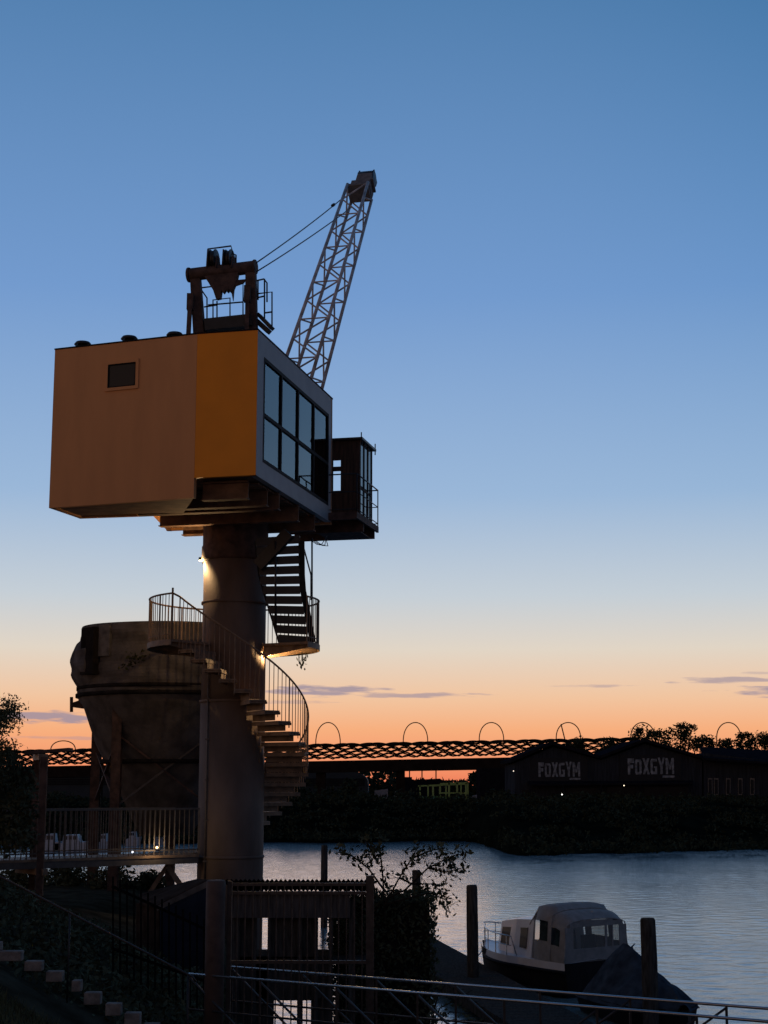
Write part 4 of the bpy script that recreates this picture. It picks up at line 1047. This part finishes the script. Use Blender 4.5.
for px in (63, 152, 240, 328, 415.5, 491.5, 568.5, 643, 729):
    q = MB(); c = P(px, lat_y(px) if px < 620 else 741, YBR+2); R_ = 12.2/FPX*(YBR+2)
    top = P(px, 722.5 if px > 200 else 745-px*.05, YBR+2).z; hgt = max(1.0, top-c.z)
    if px < 200: hgt = .9+.4
    q.tube([V((c.x+R_*cos(a), c.y, c.z+(-.4 if a in (0, pi) else 0)+hgt*sin(a)**.8)) for a in [pi*i/20 for i in range(21)]], .075, 6)
    q.build('hoop', BRIDGESTEEL, br_)
q = MB(); p = P(563, 738, YBR+2); q.tube([P(565, 740, YBR+2), P(561, 724, YBR+2)], .08, 4); q.build('leaning_rod', BRIDGESTEEL, br_)

# gym: two gabled sheds side by side
YG = 166.0
def G(px, py, dy=0): return P(px, py, YG+dy)
gym = thing('gym_building', (G(610, 800).x, YG+6, 3.3), 'dark timber building with twin gables and two FOXGYM signs', 'building')
gzb = 3.0
q = MB()
wallp = [(515, 760), (553, 744), (601, 757), (645, 741), (702, 757)]
q.prism([z3(G(515, 800), gzb)]+[G(a, b+3) for a, b in wallp]+[z3(G(702, 800), gzb)], (0, 14, 0)); q.build('wall', GYMWALL, gym)
for a, b in (((511, 759.5), (552.5, 741.5)), ((552.7, 741.5), (599.5, 755.5)), ((600.5, 755.5), (645, 738.5)), ((645.2, 738.5), (716, 760))):
    q = MB(); q.prism([G(*a, -.6), G(*b, -.6), G(b[0], b[1]+3, -.6), G(a[0], a[1]+3, -.6)], (0, 15.5, 0)); q.build('roof', GYMROOF, gym)
q = MB(); q.prism([G(528, 784, -1.6), G(693, 782.5, -1.6), G(693, 780.5, -.02), G(528, 781, -.02)], UP*-.18)
for px in (530, 563, 601, 640, 690): q.bar(z3(G(px, 784, -1.5), gzb), G(px, 785, -1.5), .14, .14, up=(0, 1, 0))
q.build('canopy', GYMROOF, gym)
GLY = {'F': [((0, 0), (.3, 0), (.3, 1), (0, 1)), ((.3, .72), (.78, .72), (.78, 1), (.3, 1)), ((.3, .38), (.66, .38), (.66, .60), (.3, .60))],
       'O': [((0, .1), (.27, .1), (.27, .9), (0, .9)), ((.55, .1), (.82, .1), (.82, .9), (.55, .9)), ((.08, 0), (.74, 0), (.74, .17), (.08, .17)), ((.08, .83), (.74, .83), (.74, 1), (.08, 1))],
       'X': [((0, 0), (.28, 0), (.86, 1), (.58, 1)), ((.58, 0), (.86, 0), (.28, 1), (0, 1))],
       'G': [((0, .1), (.27, .1), (.27, .9), (0, .9)), ((.08, 0), (.80, 0), (.80, .18), (.08, .18)), ((.08, .82), (.80, .82), (.80, 1), (.08, 1)), ((.55, .18), (.80, .18), (.80, .50), (.55, .50)), ((.42, .40), (.55, .40), (.55, .52), (.42, .52))],
       'Y': [((.28, 0), (.56, 0), (.56, .48), (.28, .48)), ((.28, .42), (.50, .42), (.26, 1), (0, 1)), ((.34, .42), (.56, .42), (.84, 1), (.58, 1))],
       'M': [((0, 0), (.26, 0), (.26, 1), (0, 1)), ((.76, 0), (1.02, 0), (1.02, 1), (.76, 1)), ((.26, .62), (.42, .25), (.56, .42), (.26, 1)), ((.76, .62), (.60, .25), (.46, .42), (.76, 1))]}
def gym_sign(px0, px1, py0, py1, bx):
    s_ = MB(); s_.prism([G(bx[0], bx[2], -.12), G(bx[1], bx[2]-.6, -.12), G(bx[1], bx[3]-.6, -.12), G(bx[0], bx[3], -.12)], (0, .10, 0)); so_ = s_.build('sign_board', SIGNBLK, gym)
    a = G(px0, py1, -.16); b = G(px1, py1-.5, -.16); hgt = G(px0, py0, -.16).z-a.z; W_ = (b-a).length; dr = (b-a).normalized()
    adv = {'F': .86, 'O': .92, 'X': .94, 'G': .90, 'Y': .92, 'M': 1.02}; tot = sum(adv[c] for c in 'FOXGYM'); k = W_/tot; x = 0; l = MB()
    jit = {'F': 1, 'O': .93, 'X': 1.0, 'G': .96, 'Y': 1.03, 'M': 1.0}
    for c in 'FOXGYM':
        for pi_, poly in enumerate(GLY[c]):
            l.prism([a+dr*(x+p[0]*k*.97)+UP*p[1]*hgt*jit[c]-V((0, .003*pi_, 0)) for p in poly], (0, .03, 0))
        x += adv[c]*k
    l.build('lettering', LETTER, so_)
    l = MB(); l.prism([a+dr*W_*.74-UP*hgt*.22, a+dr*W_*1.0-UP*hgt*.22, a+dr*W_*1.0-UP*hgt*.09, a+dr*W_*.74-UP*hgt*.09], (0, .03, 0)); l.build('underline', LETTER, so_)
gym_sign(538.5, 580.5, 762.5, 777.0, (531, 588, 758, 783))
gym_sign(628, 674.5, 758.5, 774.5, (620, 681, 755, 781))
for (pa, pb, py0, py1) in ((522, 530, 790, 806), (566, 596, 788, 806), (607, 636, 787, 806), (645, 688, 787, 806)):
    q = MB(); q.prism([G(pa, py0, -.05), G(pb, py0, -.05), G(pb, py1, -.05), G(pa, py1, -.05)], (0, .03, 0)); q.build('window', GYMPANE, gym)
lean = thing('lean_to_shed', (G(735, 800).x, YG+5, 3.3), 'long low dark shed with sloping roof adjoining the gym', 'shed')
q = MB(); q.prism([z3(G(703.5, 800), gzb), G(703.5, 753), G(790, 763), z3(G(790, 800), gzb)], (0, 10, 0)); q.build('wall', GYMWALL, lean)
q = MB(); q.prism([G(702.5, 757.5, -1.4), G(800, 757, 11), G(800, 766.5, -1.4), G(702.5, 748, 11)][0:1]+[G(800, 764, -1.4), G(800, 752, 11), G(700, 746.5, 11)], UP*-.25); q.build('roof', GYMROOF, lean)
for pa in (708, 714, 726, 738, 750):
    q = MB(); q.prism([G(pa, 778, -.06), G(pa+4.5, 778.3, -.06), G(pa+4.5, 795, -.06), G(pa, 795, -.06)], (0, .04, 0)); wo = q.build('window_frame', mat('pale timber frame', (.17, .15, .13), .8), lean)
    q = MB(); q.prism([G(pa+.7, 779.5, -.08), G(pa+3.8, 779.5, -.08), G(pa+3.8, 794, -.08), G(pa+.7, 794, -.08)], (0, .018, 0)); q.build('pane', GYMPANE, wo)
small_light('wall_light', G(562, 794.5, -1.9), emit('gym light a', (1, .95, .85), 3), 'bright lamp under the gym canopy below the left sign', .065)
small_light('wall_light', G(624, 785.5, -1.9), emit('gym light b', (1, .85, .6), 2.5), 'warm lamp under the gym canopy left of the right sign', .055)
small_light('street_light', G(513.5, 771, -1.9), emit('gym light c', (1, .9, .75), 1.6), 'small lamp at the left corner of the gym building', .05)
q = MB(); q.prism([G(690, 806, -5), G(712, 805, -5), G(712, 808, -5), G(690, 809, -5)], (0, 1.5, 0)); tag(q.build('low_platform', PALEPANEL), 'pale low platform beside the gym near the right end', 'platform')
q = MB(); q.prism([G(600, 811, -7), G(606, 811, -7), G(606, 815, -7), G(600, 815, -7)], (0, .1, 0)); q.bar(G(603, 815, -6.9), z3(G(603, 826, -6.9), 1), .08, .08, up=(0, 1, 0)); tag(q.build('notice_board', PALEPANEL), 'small pale notice board on the bank below the gym', 'sign')

# yellow-green steel frame, pale panels, low hall roofs
yf = thing('yellow_frame', (P(455, 800, 170).x, 170, 3.2), 'yellow green steel frame structure standing below the bridge', 'frame')
q = MB()
for px in (433, 440, 449, 457, 466, 467.5): q.bar(z3(P(px, 783, 170), 2.8), P(px, 783 if px > 440 else 786, 170), .2, .2, up=(0, 1, 0))
q.bar(P(433, 786, 170), P(440, 785, 170), .16, .16); q.bar(P(440, 784, 170), P(467.5, 783, 170), .2, .2); q.bar(P(440, 793, 170), P(467.5, 793, 170), .14, .14); q.build('front_frame', YELLOWSTEEL, yf)
q = MB()
for px in (420, 428, 446, 461): q.bar(z3(P(px, 786, 173), 2.8), P(px, 785, 173), .16, .16, up=(0, 1, 0))
q.bar(P(418, 786, 173), P(466, 784, 173), .16, .16); q.build('back_frame', YELLOWSTEEL, yf)
q = MB(); rnd = random.Random(31)
for k in range(900): q.leaf(P(rnd.gauss(432, 20), rnd.uniform(797, 806), 163)+V((0, rnd.uniform(-2, 2), 0)), .5, rnd)
tag(q.build('grass_tuft', mat('yellowish grass', (.09, .14, .025), .8)), 'brighter green grass patch on the far bank by the yellow frame', 'grass', kind='stuff')
for (xa, xb, ya, yb_, Y, nm, lb_) in ((374.5, 388, 790, 801, 168, 'banner', 'pale leaning banner on the far bank left of the yellow frame'), (394, 397, 792, 800, 168, 'panel_post', 'narrow pale post between the banner and the yellow frame'), (470.5, 477, 796, 804, 168, 'white_box', 'small white box just right of the yellow frame')):
    q = MB(); q.prism([P(xa, yb_, Y), P(xb, yb_-.5, Y), P(xb, ya-1.2, Y), P(xa, ya+.6, Y)], (0, .5, 0)); tag(q.build(nm, PALEPANEL), lb_, nm.split('_')[-1])
def hall(pxa, pxb, pyt, pyb, Y, label):
    t = thing('vaulted_hall', z3(P((pxa+pxb)/2, 790, Y), 3), label, 'building', 'halls behind the lattice bridge')
    q = MB(); a, b = P(pxa, pyb, Y), P(pxb, pyb, Y); R_ = (b.x-a.x)/2; cx = (a.x+b.x)/2; hz = P(pxa, pyt, Y).z-3.2
    q.prism([V((cx-R_*cos(pi*i/16), Y, 3.2+hz*(.55+.45*sin(pi*i/16)) if 0 < i < 16 else 3.2+hz*.5)) for i in range(17)]+[V((b.x, Y, 2.5)), V((a.x, Y, 2.5))], (0, 14, 0)); q.build('shell', HALLROOF, t)
    q = MB()
    for k in range(1, 5):
        s_ = .55+.09*k; q.box(a.x+.5, b.x-.5, Y-.12, Y-.01, 3.2+hz*s_*.7, 3.2+hz*s_*.7+.12)
    q.build('cladding_rib', GYMROOF, t)
hall(-20, 125, 766, 790, 230, 'wide blue grey hall seen left of the hopper under the bridge')
hall(300, 368, 768, 795, 228, 'low dark hall beside the spiral stair under the bridge')
# small buildings seen through the gap below the bridge
q = MB(); q.prism([P(398, 800, 240), P(398, 783, 240), P(403, 777, 240), P(412, 777, 240), P(412, 780, 240), P(440, 778.5, 240), P(448, 784, 240), P(452, 800, 240)], (0, 8, 0)); tag(q.build('low_house', GYMROOF), 'dark low house silhouetted against the orange gap under the bridge', 'house')
q = MB(); q.bar(P(409, 770, 238), P(437, 769, 238), .2, .2); 
for px in (409.5, 422, 436): q.bar(P(px, 770, 238), P(px, 782, 238), .18, .18, up=(0, 1, 0))
tag(q.build('roof_frame', BRIDGESTEEL), 'thin rail frame on the roof of the low house under the bridge', 'frame')
q = MB(); q.prism([P(480, 805, 190), P(480, 768, 190), P(521, 768, 190), P(521, 805, 190)], (0, 8, 0)); tag(q.build('storage_block', GYMROOF), 'dark block structure between the yellow frame and the gym', 'building')

q = MB(); rnd = random.Random(51)
for k in range(9000):
    px = rnd.uniform(-60, 900)
    top = 770-2.5*sin(px*.05)-1.5*sin(px*.17+1)
    if 398 < px < 468: top = 781
    q.leaf(P(px, rnd.uniform(top, 796), 290+rnd.uniform(-5, 5)), 1.7, rnd)
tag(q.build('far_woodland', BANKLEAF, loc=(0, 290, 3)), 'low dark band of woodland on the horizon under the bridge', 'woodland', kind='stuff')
def tree(px, pyb, pyt, wpx, Y, label, name='tree', group=None, leaf=.55, n=420, seed=1, m=LEAFDK):
    rnd = random.Random(seed); b = P(px, pyb, Y); tp = P(px, pyt, Y); H = tp.z-b.z; R_ = wpx/2/FPX*Y
    t = thing(name, b, label, 'tree', group)
    tr = MB(); top = b+UP*H*.75
    tr.tube([b-UP*.3, lerp(b, top, .5)+V((rnd.uniform(-.1, .1)*R_, 0, 0)), top], R_*.10, 6, R_*.03)
    cl = []
    for k in range(24 if 'far' in name else 12):
        a = rnd.uniform(0, 6.28); q0 = lerp(b, top, rnd.uniform(.35, .85)); q1 = V((b.x+cos(a)*R_*rnd.uniform(.3, .85), b.y+sin(a)*R_*.7, b.z+H*rnd.uniform(.45, .93)))
        tr.tube([q0, lerp(q0, q1, .5)+UP*H*.03, q1], R_*.035, 5, R_*.012); cl.append((q1, R_*rnd.uniform(.3, .55)))
    cl.append((b+UP*H*.9, R_*.3)); cl.append((b+UP*H*.8, R_*.5)); cl.append((b+UP*H*.6, R_*.75)); tr.build('trunk', BARK, t)
    cr = MB()
    for k in range(n):
        c, r_ = rnd.choice(cl); d = V((rnd.gauss(0, 1), rnd.gauss(0, 1), rnd.gauss(0, .8))).normalized()*r_*rnd.random()**.45; cr.leaf(c+d, leaf, rnd)
    cr.build('crown', m, t)
for i, (px, pb_, pt, w, lb_) in enumerate(((576, 765, 737, 26, 'low tree crown between the gym gables'), (612, 770, 735, 30, 'bushy tree left of the taller ones behind the right gable'), (641, 770, 724, 26, 'tree with thin top inside the hoop behind the right gable'),
        (664, 775, 727, 30, 'rounded tree just left of the tallest tree behind the gym'), (687, 775, 718, 30, 'tallest tree behind the right gym gable'), (706, 775, 731, 24, 'small tree right of the tallest tree behind the gym'),
        (727, 780, 736, 26, 'low tree behind the sloping shed roof'), (748, 780, 727, 26, 'dark tree near the right edge behind the long shed'), (768, 780, 732, 30, 'dark tree cut by the right edge of the picture'))):
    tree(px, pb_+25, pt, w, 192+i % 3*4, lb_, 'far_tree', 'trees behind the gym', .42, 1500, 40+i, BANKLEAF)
for i, (px, pt, w) in enumerate(((292, 785, 46), (330, 790, 44), (352, 782, 40), (404, 794, 44), (500, 792, 42), (-10, 790, 70), (40, 800, 60), (100, 806, 60), (150, 806, 60))):
    lb_ = ['bush behind the lower spiral steps', 'bush right of the spiral stair on the far bank', 'bush left of the pale banner on the far bank', 'bush in front of the yellow frame', 'bush just left of the gym building', 'bush at the far left behind the railing', 'bush left of the hopper legs beyond the water', 'bush between the hopper legs beyond the water', 'bush behind the hopper cone beyond the water'][i]
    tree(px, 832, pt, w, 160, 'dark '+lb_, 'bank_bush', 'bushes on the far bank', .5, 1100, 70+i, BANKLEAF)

# pale boats moored at the far side, seen through the footbridge railing
def far_boat(px, py, wpx, label, tall=1.0, seed=0):
    c = Pz(px, py, 0); L_ = wpx/FPX*c.y; t = thing('moored_boat', c, label, 'boat', 'pale boats moored across the river')
    q = MB(); q.prism([c+V((-L_/2, 0, .0)), c+V((L_/2*.85, 0, 0)), c+V((L_/2, 0, .75)), c+V((-L_/2, 0, .6))], (0, 1.8, 0)); q.build('hull', FARWHITE, t)
    q = MB(); q.prism([c+V((-L_*.3, .2, .62)), c+V((L_*.2, .2, .66)), c+V((L_*.12, .2, .7+.75*tall)), c+V((-L_*.28, .2, .65+.75*tall))], (0, 1.4, 0)); cb_ = q.build('cabin', FARWHITE, t)
    q = MB()
    for k in range(3): q.prism([c+V((-L_*.25+k*L_*.13, .18, .9)), c+V((-L_*.25+k*L_*.13+L_*.09, .18, .9)), c+V((-L_*.25+k*L_*.13+L_*.09, .18, .9+.35*tall)), c+V((-L_*.25+k*L_*.13, .18, .9+.35*tall))], (0, .015, 0))
    q.build('cabin_window', GLASSDK, cb_)
far_boat(50, 851, 18, 'pale cabin boat moored far left behind the support post', .9)
far_boat(72, 851, 34, 'longest pale boat moored behind the footbridge railing', .8)
far_boat(103, 850, 12, 'pale boat moored between the two hopper legs', .8)
far_boat(132, 846, 12, 'small pale boat moored right of the front hopper leg', .7)
far_boat(163, 844, 15, 'pale flat topped boat moored near the glowing deck lamp', .5)
far_boat(190, 843, 12, 'small pale boat moored nearest the column', .6)

# ------------------------------------------------------------------ near plants
def leafy(name, pts_branches, Y, leafsize, n, label, cat, m, seed, rb=.02, spread=.1, twigs=True):
    rnd = random.Random(seed); t = thing(name, P(*pts_branches[0][0], Y), label, cat)
    tr = MB(); lf = MB()
    segs = []
    for br in pts_branches:
        ps = [P(a, b, Y+rnd.uniform(-.25, .25)) for a, b in br]
        ps[0] = P(*br[0], Y)
        tr.tube(ps, rb, 5, rb*.35); segs += list(zip(ps, ps[1:]))[max(0, len(ps)-3):]
    for k in range(n):
        a, b = rnd.choice(segs); p = lerp(a, b, rnd.random())
        if twigs and rnd.random() < .35:
            e = p+V((rnd.gauss(0, 1), rnd.gauss(0, 1), rnd.gauss(0, .8)))*spread*1.3; tr.tube([p, e], rb*.25, 4, rb*.12); p = e
            for _ in range(3): lf.leaf(p+V((rnd.gauss(0, .05), rnd.gauss(0, .05), rnd.gauss(0, .05))), leafsize, rnd)
        else: lf.leaf(p+V((rnd.gauss(0, 1), rnd.gauss(0, 1), rnd.gauss(0, 1)))*spread*.6, leafsize, rnd)
    tr.build('stem', BARK, t); lf.build('foliage', m, t)
leafy('sapling', [[(385, 920), (383, 880), (380, 850), (378, 832)], [(385, 905), (398, 880), (412, 858), (420, 842)], [(384, 900), (405, 890), (428, 868), (452, 856), (470, 852)], [(384, 890), (368, 868), (352, 856), (338, 852)],
       [(384, 905), (408, 898), (430, 893), (446, 900), (450, 914)], [(400, 878), (412, 884), (432, 884), (446, 895)], [(428, 868), (446, 872), (462, 868)], [(378, 862), (368, 845), (362, 836)], [(412, 858), (432, 850), (446, 848)]],
      30.2, .13, 380, 'young sapling with sparse leaves rising over the ivy block in front of the water', 'tree', LEAFDK, 17, .022, .09)
leafy('low_branch', [[(428, 1030), (440, 1008), (456, 1000), (472, 990)], [(430, 1026), (450, 1012), (470, 1014)], [(432, 1020), (438, 996), (446, 984)], [(440, 1030), (462, 1020), (482, 1022)]], 27.0, .085, 80, 'leafy twig hanging low over the water beside the gangway rail', 'branch', LEAFDK, 19, .014, .08)
# tree at the left edge and the hedge below it
rnd = random.Random(23); LT = P(-30, 760, 29)
lt = thing('riverside_tree', z3(LT, near_z(LT.x, LT.y)), 'leafy dark tree cut by the left edge of the picture', 'tree')
tr = MB(); base = z3(LT, near_z(LT.x, LT.y)-.2); tr.tube([base, lerp(base, P(-30, 740, 29), .6), P(-26, 715, 29)], .09, 7, .03); lf = MB(); cl = []
for k in range(44):
    tgt = P(rnd.uniform(-75, 15), rnd.uniform(703, 775), 29+rnd.uniform(-.9, .9)); 
    if tgt.x > P(8, 0, 29).x and rnd.random() < .35: tgt.x -= .3
    q0 = lerp(base, P(-26, 715, 29), rnd.uniform(.55, .95)); tr.tube([q0, lerp(q0, tgt, .5)+UP*.06, tgt], .022, 5, .007); cl.append(tgt)
for k in range(11000):
    c = rnd.choice(cl); d = V((rnd.gauss(0, 1), rnd.gauss(0, 1), rnd.gauss(0, 1)))*.115; lf.leaf(c+d, .072, rnd)
tr.build('trunk', BARK, lt); lf.build('crown', LEAFDK, lt)
hg = MB(); rnd = random.Random(29)
for k in range(6500):
    px = rnd.uniform(-90, 31); top = 757+max(0, px-24)*3+4*sin(px*.4); p = P(px, rnd.uniform(top, 850), 30.5); hg.leaf(p+V((rnd.gauss(0, .04), rnd.uniform(-.5, .6), rnd.gauss(0, .05))), .13, rnd)
tag(hg.build('hedge', LEAFDK), 'dense dark hedge below the tree at the left edge', 'hedge')

for i, (px, pyb, pt, w, Y, lb_) in enumerate(((15, 915, 868, 60, 44, 'shrub on the bank edge left of the support posts'), (66, 915, 866, 56, 45, 'shrub on the bank edge right of the support posts'), (112, 915, 869, 54, 44, 'shrub on the bank edge between the hopper legs'), (145, 918, 873, 34, 45, 'shrub on the bank edge right of the front hopper leg'))):
    tree(px, pyb, pt, w, Y, 'low dark '+lb_, 'shrub', 'shrubs along the near bank', .16, 1500, 90+i)
# grass on the slope and rough growth below the steps
rnd = random.Random(33); g = MB()
for k in range(26000):
    x = rnd.uniform(-7.5, -2.3); y = rnd.uniform(14.5, 21.2); z = near_z(x, y)
    h = rnd.uniform(.05, .16); a = rnd.uniform(0, 6.28); w = .008; ln = V((rnd.gauss(0, .04), rnd.gauss(0, .04), h))
    b = V((x, y, z-.01)); d = V((cos(a), sin(a), 0))*w; g.add([b-d, b+d, b+ln], [(0, 1, 2)])
tag(g.build('grass', GRASS, loc=(0, 0, 0)), 'short rough grass covering the slope beside the stone steps', 'grass', kind='stuff')
g = MB()
for k in range(9000):
    x = rnd.uniform(-8, -2.2); y = rnd.uniform(22.4, 29); z = near_z(x, y); g.leaf((x, y, z+rnd.uniform(0, .35)), .12, rnd)
tag(g.build('undergrowth', LEAFDK, loc=(0, 0, 0)), 'dark low weeds and brambles on the bank behind the handrail', 'undergrowth', kind='stuff')
